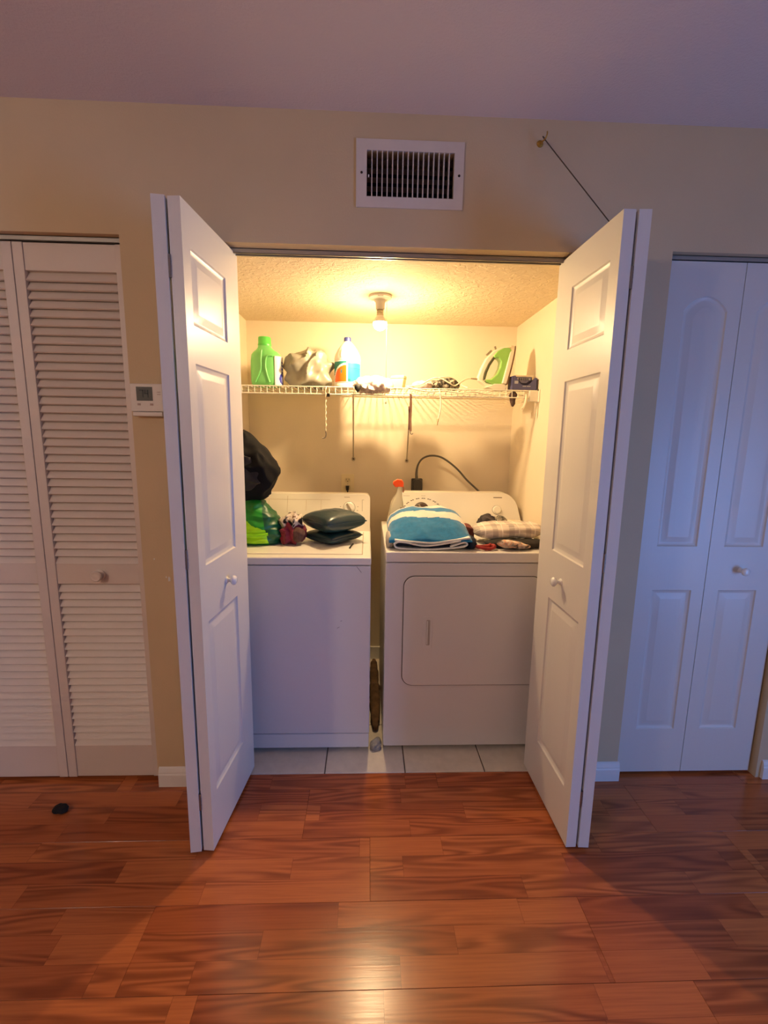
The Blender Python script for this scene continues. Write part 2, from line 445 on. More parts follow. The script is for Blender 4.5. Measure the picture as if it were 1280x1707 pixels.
# closet floor: ceramic tiles
b = B(); b.box(CX0, CX1, FE, CY, -0.06, -0.002)
fc = tag(obj('floor_closet', b, grout_m), 'pale ceramic tile floor of the laundry closet', 'floor', kind='structure')
TS, GW = 0.341, 0.0025
xs = [CX0] + [-0.169+TS*k for k in range(-1, 4) if CX0+0.02 < -0.169+TS*k < CX1-0.02] + [CX1]
ys = [FE, FE+0.325, FE+0.325+TS, FE+0.325+2*TS, CY]
for i in range(len(xs)-1):
    for j in range(len(ys)-1):
        dz = random.uniform(-0.0006, 0.0006); jx = random.uniform(-0.001, 0.001)
        b = B(); x0, x1, y0, y1 = xs[i]+GW+jx, xs[i+1]-GW+jx, ys[j]+(GW if j else 0.0), ys[j+1]-GW
        if x0 < CX0: x0 = CX0
        if x1 > CX1: x1 = CX1
        b.rings([[(x0+e, y0+e, z+dz), (x1-e, y0+e, z+dz), (x1-e, y1-e, z+dz), (x0+e, y1-e, z+dz)] for z, e in ((-0.006, 0), (0.002, 0), (0.0035, 0.0015))], cap0=False)
        obj('tile', b, tile_m, fc, world=False)

# ------------------------------------------------------------------ doors
def outline(x0, x1, z0, z1, ins, arch=0.0, n=14):
    """loop of points of a panel, anticlockwise from bottom left; the top may be arched"""
    x0 += ins; x1 -= ins; z0 += ins; z1 -= ins
    pts = [(x0+(x1-x0)*k/4, z0) for k in range(4)] + [(x1, z0+(z1-arch-z0)*k/6) for k in range(6)]
    for k in range(n):
        t = k/n; x = x1+(x0-x1)*t
        pts.append((x, z1-arch + arch*math.sin(PI*t)**0.8 if arch else z1))
    pts += [(x0, z1-arch+(z0-(z1-arch))*k/6) for k in range(6)]
    return pts
def cell(x0, x1, z0, z1, n=14):
    return [(x0+(x1-x0)*k/4, z0) for k in range(4)] + [(x1, z0+(z1-z0)*k/6) for k in range(6)] + [(x1+(x0-x1)*k/n, z1) for k in range(n)] + [(x0, z1+(z0-z1)*k/6) for k in range(6)]
def panel_leaf(b, L, z0, z1, th, panels, cuts, lb=0.045):
    """moulded leaf: local x along its width, front face at y=0, thickness to +y"""
    prof = [(0, 0.0), (0.004, 0.0045), (0.012, 0.0075), (0.017, 0.0075), (0.036, 0.0012), (0.040, 0.001)]
    for (px0, px1, pz0, pz1, arch), (c0, c1) in zip(panels, cuts):
        loops = [[b.v((x, 0, z)) for x, z in cell(0, L, c0, c1)]]
        for ins, dep in prof:
            loops.append([b.v((x, dep, z)) for x, z in outline(px0, px1, pz0, pz1, ins, max(0, arch-ins*0.2) if arch else 0)])
        n = len(loops[0])
        for i in range(len(loops)-1):
            for k in range(n): b.face([loops[i][k], loops[i][(k+1) % n], loops[i+1][(k+1) % n], loops[i+1][k]])
        b.face(loops[-1])
    # sides and back
    P = [(0, z0), (L, z0), (L, z1), (0, z1)]
    a = [b.v((x, 0, z)) for x, z in P]; c = [b.v((x, th, z)) for x, z in P]
    for k in range(4): b.face([a[k], a[(k+1) % 4], c[(k+1) % 4], c[k]])
    b.face(c)
    bmesh.ops.remove_doubles(b.bm, verts=b.bm.verts, dist=1e-5)
def knob_mesh(r=0.017, l=0.036):
    """turned knob sticking out to -y from the origin"""
    prof = [(0.0001, 0), (r*0.72, 0), (r*0.7, 0.003), (r*0.42, 0.007), (r*0.40, l*0.42), (r*0.7, l*0.52), (r, l*0.70), (r*0.97, l*0.84), (r*0.7, l*0.97), (r*0.2, l*1.0), (0.0001, l*1.0)]
    b = B(); b.lathe(prof, n=20, M=Matrix.Rotation(PI/2, 3, 'X')); return b

TH = 0.035; ZB, ZT = 0.014, 2.036
PZ = [(0.208, 0.815), (1.0, 1.61), (1.716, 1.924)]; CUT = [(ZB, 0.905), (0.905, 1.665), (1.665, ZT)]
def bifold(nm, label, base, leafs):
    d = thing(nm, label, 'door', base, kind='structure')
    for (ox, oy, dx, dy, L, s0, s1, knob) in leafs:
        b = B(); panel_leaf(b, L, ZB, ZT, TH, [(s0, L-s1, a, c, 0) for a, c in PZ], CUT)
        lf = obj('leaf', b, door_m, d, world=False, loc=(ox-base[0], oy-base[1], 0), rotz=math.atan2(dy, dx), smooth=25)
        if knob is not None:
            obj('knob', knob_mesh(), knob_m, lf, world=False, loc=(knob[0], 0, knob[1]), smooth=40)
    return d
def hinges(d, x, y, zs, dirx=0.0):
    for z in zs:
        b = B(); b.tube([(x, y, z-0.03), (x, y, z+0.03)], 0.0042, 8)
        b.box(x-0.0055, x+0.0055, y+0.003, y+0.028, z-0.028, z+0.028)
        for k in (-0.012, 0.0, 0.012): b.tube([(x, y, z+k-0.0012), (x, y, z+k+0.0012)], 0.0048, 8)
        obj('hinge', b, steel, d, smooth=40)
d2 = bifold('door_2', 'left white bifold door of the laundry closet, folded open', (-0.55, -0.12, 0), [
    (-0.509, -0.319, 0.039, 0.403, 0.402, 0.045, 0.112, (0.196, 0.905)),
    (-0.630, 0.070, 0.046, -0.395, 0.398, 0.112, 0.045, None)])
hinges(d2, -0.5465, -0.317, (1.86, 1.03, 0.2))
d3 = bifold('door_3', 'right white bifold door of the laundry closet, folded open and tied back by a cord', (0.74, -0.12, 0), [
    (0.691, 0.080, 0.007, -0.410, 0.410, 0.118, 0.050, (0.212, 0.905)),
    (0.776, -0.333, 0.020, 0.400, 0.400, 0.050, 0.112, None)])
hinges(d3, 0.737, -0.328, (1.86, 1.03, 0.2))

# louvred bifold, shut
d1 = thing('door_1', 'white louvred bifold closet door at the left, shut', 'door', ((LO0+LO1)/2, 0.03, 0), kind='structure')
LZ0, LZ1 = 0.016, 2.040
def louver_leaf(x0, x1, sl, sr, knob):
    W_ = x1-x0; t = 0.030
    b = B(); b.box(0, sl, 0, t, LZ0, LZ1); b.box(W_-sr, W_, 0, t, LZ0, LZ1)
    for z0, z1 in ((LZ0, 0.156), (0.836, 0.917), (1.951, LZ1)): b.box(sl, W_-sr, 0.004, t-0.004, z0, z1)
    lf = obj('leaf', b, louv_m, d1, world=False, loc=(x0-d1.location.x, 0, 0), bevel=0.0015)
    sb = B(); M = Matrix.Rotation(math.radians(-31), 4, 'X')
    sb.box(0, W_-sl-sr-0.001, -0.0035, 0.0035, -0.0205, 0.0205, M)
    first = None
    for z0, z1, n in ((0.156, 0.836, 23), (0.917, 1.951, 35)):
        p = (z1-z0)/n
        for k in range(n):
            loc = (sl+0.0005, 0.0155, z0+p*(k+0.5))
            if first is None: first = obj('slat', sb, louv_m, lf, world=False, loc=loc)
            else: child(first, lf, loc)
    if knob:
        kb = B(); kb.lathe([(0.0001, 0), (0.021, 0), (0.021, 0.006), (0.012, 0.009), (0.010, 0.018), (0.019, 0.022), (0.0205, 0.028), (0.017, 0.032), (0.012, 0.0305), (0.006, 0.031), (0.0001, 0.032)], n=22, M=Matrix.Rotation(PI/2, 3, 'X'))
        obj('knob', kb, louv_m, lf, world=False, loc=(knob[0], 0.004, knob[1]), smooth=35)
louver_leaf(-1.580, -1.212, 0.034, 0.034, None)
louver_leaf(-1.209, -0.842, 0.034, 0.026, (0.194, 0.874))

# arched two-panel bifold, shut
d4 = thing('door_4', 'white arch-panelled bifold closet door at the right, shut', 'door', ((RO0+RO1)/2, 0.025, 0), kind='structure')
for (x0, x1, kn) in ((1.066, 1.347, None), (1.350, 1.650, (0.137, 0.905))):
    Lw = x1-x0; b = B(); ca = 0.07 if kn is None else 0.057; cb = 0.05 if kn is None else 0.085
    panel_leaf(b, Lw, 0.014, 2.04, TH, [(ca, Lw-cb, 0.212, 0.822, 0), (ca, Lw-cb, 1.0, 1.925, 0.05)], [(0.014, 0.91), (0.91, 2.04)])
    lf = obj('leaf', b, door_m, d4, world=False, loc=(x0-d4.location.x, 0, 0), smooth=25)
    if kn: obj('knob', knob_mesh(0.016, 0.034), knob_m, lf, world=False, loc=(kn[0], 0, kn[1]), smooth=40)

# overhead tracks
def track(nm, x0, x1, z, y, lb):
    b = B(); t = 0.0015; h = 0.016; w = 0.014
    b.box(x0, x1, y-w, y+w, z-t, z); b.box(x0, x1, y-w, y-w+t, z-h, z); b.box(x0, x1, y+w-t, y+w, z-h, z)
    b.box(x0, x1, y-w, y-w+0.006, z-h, z-h+t); b.box(x0, x1, y+w-0.006, y+w, z-h, z-h+t)
    tag(obj(nm, b, metal_g), lb, 'door track', kind='structure')
track('trim_1', LO0, LO1, HZ-0.001, 0.040, 'metal track above the louvred door')
track('trim_2', MO0, MO1, HM-0.001, 0.060, 'metal track under the laundry closet header')
track('trim_3', RO0, RO1, HZ-0.001, 0.040, 'metal track above the arched door')

# ------------------------------------------------------------------ fittings on the wall
# return air grille
vt = thing('air_vent', 'white metal return air grille above the laundry closet', 'vent', (0.132, 0, 2.166))
vx0, vx1, vz0, vz1 = -0.047, 0.311, 2.166, 2.371
b = B()
for (x0, x1, z0, z1) in ((vx0, VX0, vz0, vz1), (VX1, vx1, vz0, vz1), (VX0, VX1, vz0, VZ0), (VX0, VX1, VZ1, vz1)): b.box(x0, x1, -0.006, 0, z0, z1)
vent_m = mat('vent_white', srgb(216, 206, 196), 0.45, var=(9, 0.05))
obj('frame', b, vent_m, vt)
nb = 16; first = None
for k in range(nb):
    x = VX0+(VX1-VX0)*(k+1)/(nb+1)
    if first is None:
        b = B(); b.box(-0.0016, 0.0016, -0.004, 0.016, VZ0, VZ1); first = obj('blade', b, vent_m, vt, world=False, loc=(x-0.132, 0, -2.166))
    else: child(first, vt, (x-0.132, 0, -2.166))
b0 = None
for k in range(5):
    z = VZ0+(VZ1-VZ0)*(k+0.5)/5
    if b0 is None:
        b = B(); b.box(VX0, VX1, -0.008, 0.008, -0.0008, 0.0008, Matrix.Rotation(math.radians(-35), 4, 'X'))
        b0 = obj('damper_blade', b, mat('damper_grey', srgb(110, 95, 85), 0.6), vt, world=False, loc=(-0.132, 0.035, z-2.166))
    else: child(b0, vt, (-0.132, 0.035, z-2.166))
b = B(); t = 0.004
b.box(VX0-t, VX0, 0.02, 0.11, VZ0, VZ1); b.box(VX1, VX1+t, 0.02, 0.11, VZ0, VZ1); b.box(VX0, VX1, 0.108, 0.112, VZ0, VZ1)
obj('duct', b, gap_dark, vt)
for x in (VX0-0.017, VX1+0.017):
    b = B(); b.lathe([(0.0001, 0), (0.0042, 0), (0.0036, 0.0018), (0.0001, 0.0024)], c=(x, -0.006, 2.27), n=10, M=Matrix.Rotation(PI/2, 3, 'X'))
    obj('screw', b, mat('screw_dark', srgb(60, 48, 40), 0.5, 0.5), vt)
b = B(); b.box(-0.0075, -0.0035, -0.007, -0.004, 2.257, 2.264); obj('lever', b, trim_m, vt)
# thermostat
th = thing('thermostat', 'small white thermostat with a grey display beside the louvred door', 'thermostat', (-0.770, 0, 1.466))
b = B(); b.box(-0.826, -0.714, -0.022, 0, 1.482, 1.577); b.box(-0.820, -0.718, -0.026, 0, 1.466, 1.481)
obj('housing', b, mat('thermostat_white', srgb(222, 214, 206), 0.45), th, bevel=0.003)
b = B(); b.box(-0.804, -0.749, -0.0228, -0.02, 1.519, 1.566)
sc = obj('display', b, mat('lcd', srgb(58, 55, 46), 0.45), th)
b = B(); dm = mat('lcd_segment', srgb(20, 19, 15), 0.5)
def seg7(b, x, z, h, ch):
    w = h*0.5; t = h*0.13
    S7 = {'a': (x, x+w, z+h-t, z+h), 'b': (x+w-t, x+w, z+h/2, z+h), 'c': (x+w-t, x+w, z, z+h/2), 'd': (x, x+w, z, z+t), 'e': (x, x+t, z, z+h/2), 'f': (x, x+t, z+h/2, z+h), 'g': (x, x+w, z+h/2-t/2, z+h/2+t/2)}
    for c in ch: x0, x1, z0, z1 = S7[c]; b.box(x0, x1, -0.0233, -0.0226, z0, z1)
seg7(b, -0.793, 1.530, 0.026, 'abc'); seg7(b, -0.776, 1.530, 0.026, 'bcfg')
obj('digits', b, dm, sc)
for x in (-0.802, -0.759):
    b = B(); b.box(x, x+0.010, -0.0236, -0.021, 1.503, 1.510); obj('button', b, mat('thermo_mark', srgb(176, 150, 140), 0.5), th)
b = B(); b.box(-0.733, -0.722, -0.0232, -0.021, 1.548, 1.550); b.box(-0.733, -0.722, -0.0232, -0.021, 1.540, 1.542); obj('vent_slot', b, MATS['thermo_mark'], th)

# brass hook and cord to the folded door
hk = thing('cup_hook', 'small brass hook screwed into the wall right of the grille', 'hook', (0.564, 0, 2.378))
b = B(); b.lathe([(0.0001, 0), (0.011, 0), (0.010, 0.003), (0.004, 0.006), (0.0001, 0.006)], c=(0.564, 0, 2.378), n=16, M=Matrix.Rotation(PI/2, 3, 'X'))
obj('rosette', b, brass, hk, smooth=40)
b = B(); b.tube(spline([(0.564, -0.004, 2.378), (0.564, -0.016, 2.377), (0.566, -0.026, 2.373), (0.570, -0.034, 2.376), (0.573, -0.038, 2.386), (0.573, -0.037, 2.394)], 5), 0.0022, 8)
obj('hook_wire', b, brass, hk, smooth=60)
b = B(); b.tube(spline([(0.5665, -0.0305, 2.3785), (0.571, -0.033, 2.3695), (0.6715, -0.1015, 2.204), (0.772, -0.170, 2.0385)], 6), 0.0019, 6)
b.tube([(0.772+0.006*math.cos(a*0.9), -0.170+0.006*math.sin(a*0.9), 2.040) for a in range(8)], 0.002, 6, closed=True)
tag(obj('tie_cord', b, mat('cord_brown', srgb(88, 74, 62), 0.8), loc=(0.5665, -0.03, 2.37), smooth=60), 'thin brown cord stretched from the brass hook to the open door', 'cord')

# ------------------------------------------------------------------ lamps
bx, by = 0.051, 0.546
lp = thing('ceiling_bulb', 'bare lit bulb in a white porcelain holder on the closet ceiling', 'light', (bx, by, HM))
b = B(); b.lathe([(0.0001, HM), (0.052, HM), (0.054, HM-0.004), (0.052, HM-0.011), (0.044, HM-0.015), (0.030, HM-0.019), (0.022, HM-0.030), (0.0205, HM-0.058), (0.019, HM-0.061), (0.0001, HM-0.061)], c=(bx, by, 0), n=36)
obj('holder', b, porc, lp, smooth=35)
b = B(); zz = HM-0.061
b.lathe([(0.0001, zz), (0.0145, zz), (0.0165, zz-0.004), (0.0145, zz-0.008), (0.0165, zz-0.012), (0.0145, zz-0.016), (0.0165, zz-0.020), (0.016, zz-0.026), (0.0001, zz-0.026)], c=(bx, by, 0), n=24)
obj('screw_base', b, mat('bulb_collar', srgb(190, 180, 150), 0.4, 0.3), lp, smooth=35)
b = B(); z0 = zz-0.026; RB = 0.031; zc_b = z0-0.034
prof = [(0.0001, z0), (0.0165, z0), (0.019, z0-0.008)] + [(RB*math.sin(math.radians(a)), zc_b+RB*math.cos(math.radians(a))) for a in (48, 60, 72, 82)]
b.lathe(prof, c=(bx, by, 0), n=28); obj('bulb_neck', b, mat('bulb_plastic', srgb(240, 236, 225), 0.35), lp, smooth=60)
b = B(); b.lathe([(RB*math.sin(math.radians(a)) if a < 180 else 0.0001, zc_b+RB*math.cos(math.radians(a))) for a in (82, 94, 106, 118, 130, 142, 154, 166, 180)], c=(bx, by, 0), n=28)
obj('bulb_dome', b, mat('bulb_lit', (1, 0.9, 0.7, 1), 0.3, emit=(BULB_COL, BULB)), lp, smooth=60)
b = B(); b.box(bx-0.012, bx+0.012, by-0.050, by-0.044, HM-0.0135, HM-0.011); obj('screw_slot', b, print_m, lp)
b = B(); b.tube(spline([(bx+0.027, by-0.012, HM-0.017), (bx+0.030, by-0.013, HM-0.03), (bx+0.031, by-0.013, 1.85), (bx+0.0315, by-0.013, 1.575)], 4), 0.0011, 6)
b.lathe([(0.0001, 0.0), (0.004, 0.003), (0.0045, 0.009), (0.002, 0.014), (0.0001, 0.014)], c=(bx+0.0315, by-0.013, 1.562), n=10)
obj('pull_string', b, mat('string_white', srgb(235, 225, 200), 0.8), lp, smooth=50)
# the room's own lamp, behind the viewer
rl = thing('ceiling_lamp', 'glowing glass globe lamp hanging on a short stem behind the viewer', 'light', (-2.2, -2.6, ZC))
b = B(); b.lathe([(0.0001, ZC), (0.07, ZC), (0.068, ZC-0.015), (0.012, ZC-0.022), (0.010, ZC-0.20), (0.03, ZC-0.205), (0.03, ZC-0.225), (0.0001, ZC-0.225)], c=(-2.2, -2.6, 0), n=24); obj('stem', b, brass, rl, smooth=35)
b = B(); b.lathe([(max(0.0001, 0.12*math.sin(PI*k/14)), ZC-0.335+0.12*math.cos(PI*k/14)) for k in range(15)], c=(-2.2, -2.6, 0), n=28)
obj('globe', b, mat('lamp_glass', (1, 0.95, 0.9, 1), 0.4, emit=(LAMP_COL, LAMP)), rl, smooth=60)

# ------------------------------------------------------------------ wire shelf
SZ, SY0, SY1 = 1.650, 0.652, 1.055
SX0, SX1 = CX0+0.004, CX1-0.004
sh = thing('wire_shelf', 'white vinyl coated wire shelf across the closet back wall', 'shelf', (0.08, 0.85, SZ-0.04))
for (y, z, r) in ((SY0, SZ-0.002, 0.003), (SY0-0.001, SZ-0.037, 0.003), (0.86, SZ-0.0045, 0.003), (SY1-0.005, SZ-0.0045, 0.003)):
    b = B(); b.tube([(SX0, y, z), (SX1, y, z)], r, 8); obj('rod', b, wire_m, sh, smooth=50)
nw = 51; first = None
for k in range(nw):
    x = SX0+0.010+(SX1-SX0-0.02)*k/(nw-1)
    if first is None:
        b = B(); b.tube([(0, SY1-0.85, 0.04), (0, SY0-0.85+0.003, 0.04), (0, SY0-0.85, 0.037), (0, SY0-0.85-0.001, 0.001)], 0.0019, 6)
        first = obj('wire', b, wire_m, sh, world=False, loc=(x-0.08, 0, 0), smooth=50)
    else: child(first, sh, (x-0.08, 0, 0))
def brace(x0, x1, z1):
    b = B(); b.tube([(x0, SY0+0.006, SZ-0.036), (x0, SY0+0.012, SZ-0.045), (x1, CY-0.012, z1+0.012), (x1, CY-0.006, z1)], 0.0042, 8)
    b.tube([(x1+0.009*math.cos(a), CY-0.004, z1-0.006+0.010*math.sin(a)) for a in [2*PI*k/14 for k in range(14)]], 0.0028, 6, closed=True)
    br = obj('brace', b, mat('brace_grey', srgb(196, 184, 160), 0.45, 0.2), sh, smooth=50)
    b = B(); b.lathe([(0.0001, 0), (0.006, 0), (0.005, 0.003), (0.0001, 0.004)], c=(x1, CY-0.001, z1-0.006), n=10, M=Matrix.Rotation(PI/2, 3, 'X'))
    obj('screw', b, mat('screw_brown', srgb(110, 92, 70), 0.4, 0.7), br)
brace(-0.075, -0.085, 1.283); brace(0.212, 0.234, 1.276)
b = B(); b.box(CX1-0.05, CX1, SY0-0.012, SY0+0.02, SZ-0.055, SZ-0.002); b.box(CX1-0.006, CX1, SY0-0.02, SY0+0.03, SZ-0.06, SZ+0.006)
obj('end_bracket', b, wire_m, sh, bevel=0.004)
b = B(); b.lathe([(0.0001, 0), (0.006, 0), (0.004, 0.004), (0.0001, 0.005)], c=(CX1-0.006, SY0-0.008, SZ+0.001), n=10, M=Matrix.Rotation(-PI/2, 3, 'Y'))
obj('bracket_screw', b, MATS['screw_brown'], sh)
ST = SZ+0.0025      # things stand on the wires at this height

# ------------------------------------------------------------------ things on the shelf
def loft(sections, c, n=28, pw=2.6):
    """sections (z, half x, half y, shift x) of superellipse rings"""
    rr = []
    for (z, ax, ay, dx) in sections:
        ring = []
        for k in range(n):
            a = 2*PI*k/n; ca, sa = math.cos(a), math.sin(a)
            r = (abs(ca)**pw+abs(sa)**pw)**(-1/pw)
            ring.append((c[0]+dx+ax*r*ca, c[1]+ay*r*sa, c[2]+z))
        rr.append(ring)
    b = B(); b.rings(rr); return b
jug_m = mat('jug_green', srgb(122, 208, 118), 0.32, sss=0.15, var=(9, 0.05))
jc = (-0.523, 0.775, ST)
jg = thing('detergent_jug', 'light green plastic detergent jug at the left end of the wire shelf', 'jug', jc)
b = loft([(0, .066, .042, 0), (0.004, .074, .050, 0), (0.03, .079, .054, 0), (0.08, .080, .054, 0), (0.13, .079, .053, 0), (0.158, .075, .050, 0.0), (0.172, .064, .044, -.002), (0.183, .047, .036, -.005), (0.193, .036, .033, -.007), (0.205, .032, .031, -.008)], jc)
body = obj('body', b, jug_m, jg, smooth=60)
b = B(); cx = jc[0]-.008
b.lathe([(0.0001, 0.203), (0.034, 0.203), (0.0345, 0.212), (0.0325, 0.215), (0.032, 0.243), (0.030, 0.247), (0.0001, 0.247)], c=(cx, jc[1], ST), n=24)
obj('cap', b, mat('cap_green', srgb(92, 202, 84), 0.35), jg, smooth=35)
b = B()                                     # moulded ridges of the grip
b.tube(spline([(cx-.006, .723, ST+.178), (cx-.010, .7215, ST+.13), (cx-.013, .7215, ST+.08), (cx-.040, .7225, ST+.02)], 6), 0.0045, 8)
b.tube(spline([(cx+.046, .7255, ST+.150), (cx+.020, .7205, ST+.145), (cx+.012, .7195, ST+.10), (cx+.020, .7205, ST+.055), (cx+.032, .7215, ST+.02)], 6), 0.005, 8)
obj('grip_ridge', b, jug_m, body, smooth=60)
def label_patch(c, sec, u0, u1, z0, z1, mi, n=2.6, nu=16, nv=16):
    def fn(u, v):
        a = u0+(u1-u0)*u; z = z0+(z1-z0)*v
        ca, sa = math.cos(a), math.sin(a); r = (abs(ca)**n+abs(sa)**n)**(-1/n)
        return (c[0]+(sec[0]+.0016)*r*ca, c[1]+(sec[1]+.0016)*r*sa, c[2]+z)
    b = B(); b.grid(fn, nu, nv, mi); return b
wlab = mat('label_white', srgb(240, 240, 236), 0.4); blab = mat('label_blue', srgb(52, 62, 170), 0.4); llab = mat('label_lilac', srgb(150, 150, 205), 0.4)
def jl(u, v):
    w = 0.25+0.5*v*v
    if u < w*0.0: return 0
    if (u-0.55)**2/0.10+(v-0.22)**2/0.035 < 1: return 1 if (u-0.6)**2/0.04+(v-0.2)**2/0.012 > 1 else 2
    if 0.4 < v < 0.8 and int(v*17) % 2 and 0.45 < u < 0.8: return 1
    return 0
obj('label', label_patch(jc, (.080, .054), -0.98, 0.2, 0.006, 0.150, jl, nu=20, nv=28), [wlab, blab, llab], body, smooth=60, solid=0.0008)

bag_m = mat('bag_grey', srgb(146, 142, 128), 0.36, var=(14, 0.10), sss=0.1)
def bagshape(x, y, z):
    t = (z+1)/2
    return (x*(1-0.10*t)+0.05*t, y*(1-0.25*t), z - 0.28*max(0, x-0.15)*max(0, z+0.2) - 0.15*max(0, -x-0.5)*max(0, z))
b = blob((-0.313, 0.802, ST+0.088), (0.113, 0.085, 0.097), 5, 3, 0.12, 9, 0.10, 15, 3.0, ST, bagshape, crease=0.12, csc=16, fold=(0.34, 9, (0.8, 0.2, -0.5), 3.2))
tag(obj('plastic_bag', b, bag_m, loc=(-0.308, 0.80, ST), smooth=70), 'crumpled grey plastic bag between green jug and bleach bottle', 'plastic bag')

bc = (-0.109, 0.780, ST)
bl = thing('bleach_bottle', 'white plastic bleach bottle with blue cap and teal and orange label', 'bottle', bc)
b = B(); b.lathe([(0.0001, 0), (0.062, 0), (0.068, 0.006), (0.068, 0.022), (0.0665, 0.024), (0.0665, 0.134), (0.068, 0.137), (0.068, 0.150), (0.064, 0.168), (0.052, 0.192), (0.034, 0.218), (0.020, 0.232), (0.0165, 0.236), (0.0165, 0.240), (0.0001, 0.240)], c=bc, n=36)
hd = obj('body', b, mat('bleach_white', srgb(240, 236, 224), 0.35, sss=0.2), bl, smooth=40)
b = B(); b.lathe([(0.0001, 0.236), (0.0185, 0.236), (0.019, 0.240), (0.0185, 0.254), (0.016, 0.2565), (0.0001, 0.2565)], c=bc, n=24); obj('cap', b, mat('cap_blue', srgb(52, 60, 120), 0.35), bl, smooth=35)
b = B(); b.tube(spline([(bc[0]-0.022, bc[1]-0.048, ST+0.190), (bc[0]-0.026, bc[1]-0.056, ST+0.170), (bc[0]-0.026, bc[1]-0.060, ST+0.150)], 5), [0.006]*11, 8); obj('handle_ridge', b, MATS['bleach_white'], hd, smooth=60)
teal = mat('label_teal', srgb(36, 178, 172), 0.4); dteal = mat('label_deep_teal', srgb(24, 122, 112), 0.4); orng = mat('label_orange', srgb(236, 104, 16), 0.4); dprint = mat('label_print', srgb(30, 110, 120), 0.4)
def bleach_lab(u, v):
    x = u
    if v < 0.04: return 0
    if v > 0.97: return 0
    if x < 0.44:                              # left half: orange sail under a deep teal field
        e = ((x-0.44)/0.36)**2 + ((v-0.05)/0.74)**2
        if e < 1 and x > 0.05: return 3 if not (abs(x-0.31) < 0.02 and 0.42 < v < 0.6) else 5
        if e < 1.25: return 0
        return 2 if v > 0.35 else 0
    if x < 0.47: return 0
    if x > 0.92: return 0
    if v > 0.90: return 4
    for (va, vb, xa, xb) in ((0.84, 0.87, 0.53, 0.86), (0.62, 0.66, 0.55, 0.88), (0.56, 0.59, 0.66, 0.88)):
        if va < v < vb and xa < x < xb: return 5
    if v < 0.16 and (math.sin(x*40) > 0.1): return 5
    return 1
def bl_fn(u, v):
    a = math.radians(188)+math.radians(178)*u
    return (bc[0]+0.0675*math.cos(a), bc[1]+0.0675*math.sin(a), ST+0.025+0.108*v)
b = B(); b.grid(bl_fn, 56, 44, bleach_lab); obj('label', b, [wlab, teal, dteal, orng, wlab, dprint], hd, smooth=60, solid=0.0006)

# crumpled pale plastic hanging over the lip
def drape(x, y, z): return (x, y, z - 0.55*max(0, -y-0.2))
crm = mat('crumpled_lilac', srgb(206, 186, 184), 0.45, var=(40, 0.35))
b = blob((0.022, 0.700, ST+0.012), (0.092, 0.066, 0.034), 5, 11, 0.35, 24, 0.35, 34, 2.2, None, drape)
cr = tag(obj('crumpled_wrapper', b, crm, loc=(0.022, 0.70, ST), smooth=80), 'crumpled pale pink and grey cloth spilling over the shelf lip', 'cloth')
b = blob((-0.052, 0.636, ST-0.012), (0.022, 0.012, 0.020), 4, 5, 0.2, 30, 0.2, 30, 2.0, None, lambda x, y, z: (x*(0.55+0.45*z), y, z))
obj('black_corner', b, mat('cloth_black', srgb(16, 15, 15), 0.7, var=(30, 0.3)), cr, smooth=60)
# little green box
gb = thing('green_box', 'small pale green box with a slot on top, on the shelf', 'box', (0.146, 0.735, ST), rotz=math.radians(-20))
b = B(); b.prism([(-0.040, 0), (0.036, 0), (0.044, 0.050), (-0.028, 0.050)], -0.025, 0.025); obj('box_body', b, mat('box_green', srgb(196, 216, 150), 0.45), gb, world=False, bevel=0.004)
b = B(); b.prism([(-0.029, 0.050), (0.046, 0.050), (0.044, 0.066), (-0.022, 0.064)], -0.027, 0.027); lid = obj('lid', b, mat('box_lid', srgb(214, 226, 176), 0.4), gb, world=False, bevel=0.004)
b = B(); b.box(-0.004, 0.026, -0.006, 0.006, 0.0655, 0.0668); obj('slot', b, mat('slot_green', srgb(96, 110, 70), 0.6), lid, world=False)
# rolled grey patterned cloth
def pat_cloth():
    m = bpy.data.materials.new('camo_grey'); m.use_nodes = True; g = NG(m); bb = g.n['Principled BSDF']; bb.inputs['Roughness'].default_value = 0.9
    tc = g.add('ShaderNodeTexCoord').outputs['Object']
    g.link(g.ramp(g.noise(tc, 70, 2, 0.6, 0.6), [(0.38, srgb(44, 42, 38)), (0.5, srgb(110, 104, 92)), (0.62, srgb(170, 160, 140))]), bb.inputs['Base Color'])
    return m
camo = pat_cloth()
b = blob((0.378, 0.725, ST+0.024), (0.085, 0.05, 0.034), 5, 21, 0.22, 26, 0.14, 40, 2.3, ST, lambda x, y, z: (x, y, z*(0.75+0.35*x)))
tag(obj('rolled_cloth', b, camo, loc=(0.378, 0.725, ST), smooth=70), 'rolled grey patterned cloth lying on the shelf beside the iron', 'cloth')
b = blob((0.278, 0.715, ST+0.016), (0.055, 0.035, 0.022), 4, 25, 0.3, 30, 0.2, 40, 2.2, ST)
tag(obj('pink_cloth', b, mat('cloth_pinkgrey', srgb(196, 172, 162), 0.85, var=(40, 0.25)), loc=(0.278, 0.715, ST), smooth=70), 'small pinkish grey rag on the shelf between green box and rolled cloth', 'cloth')

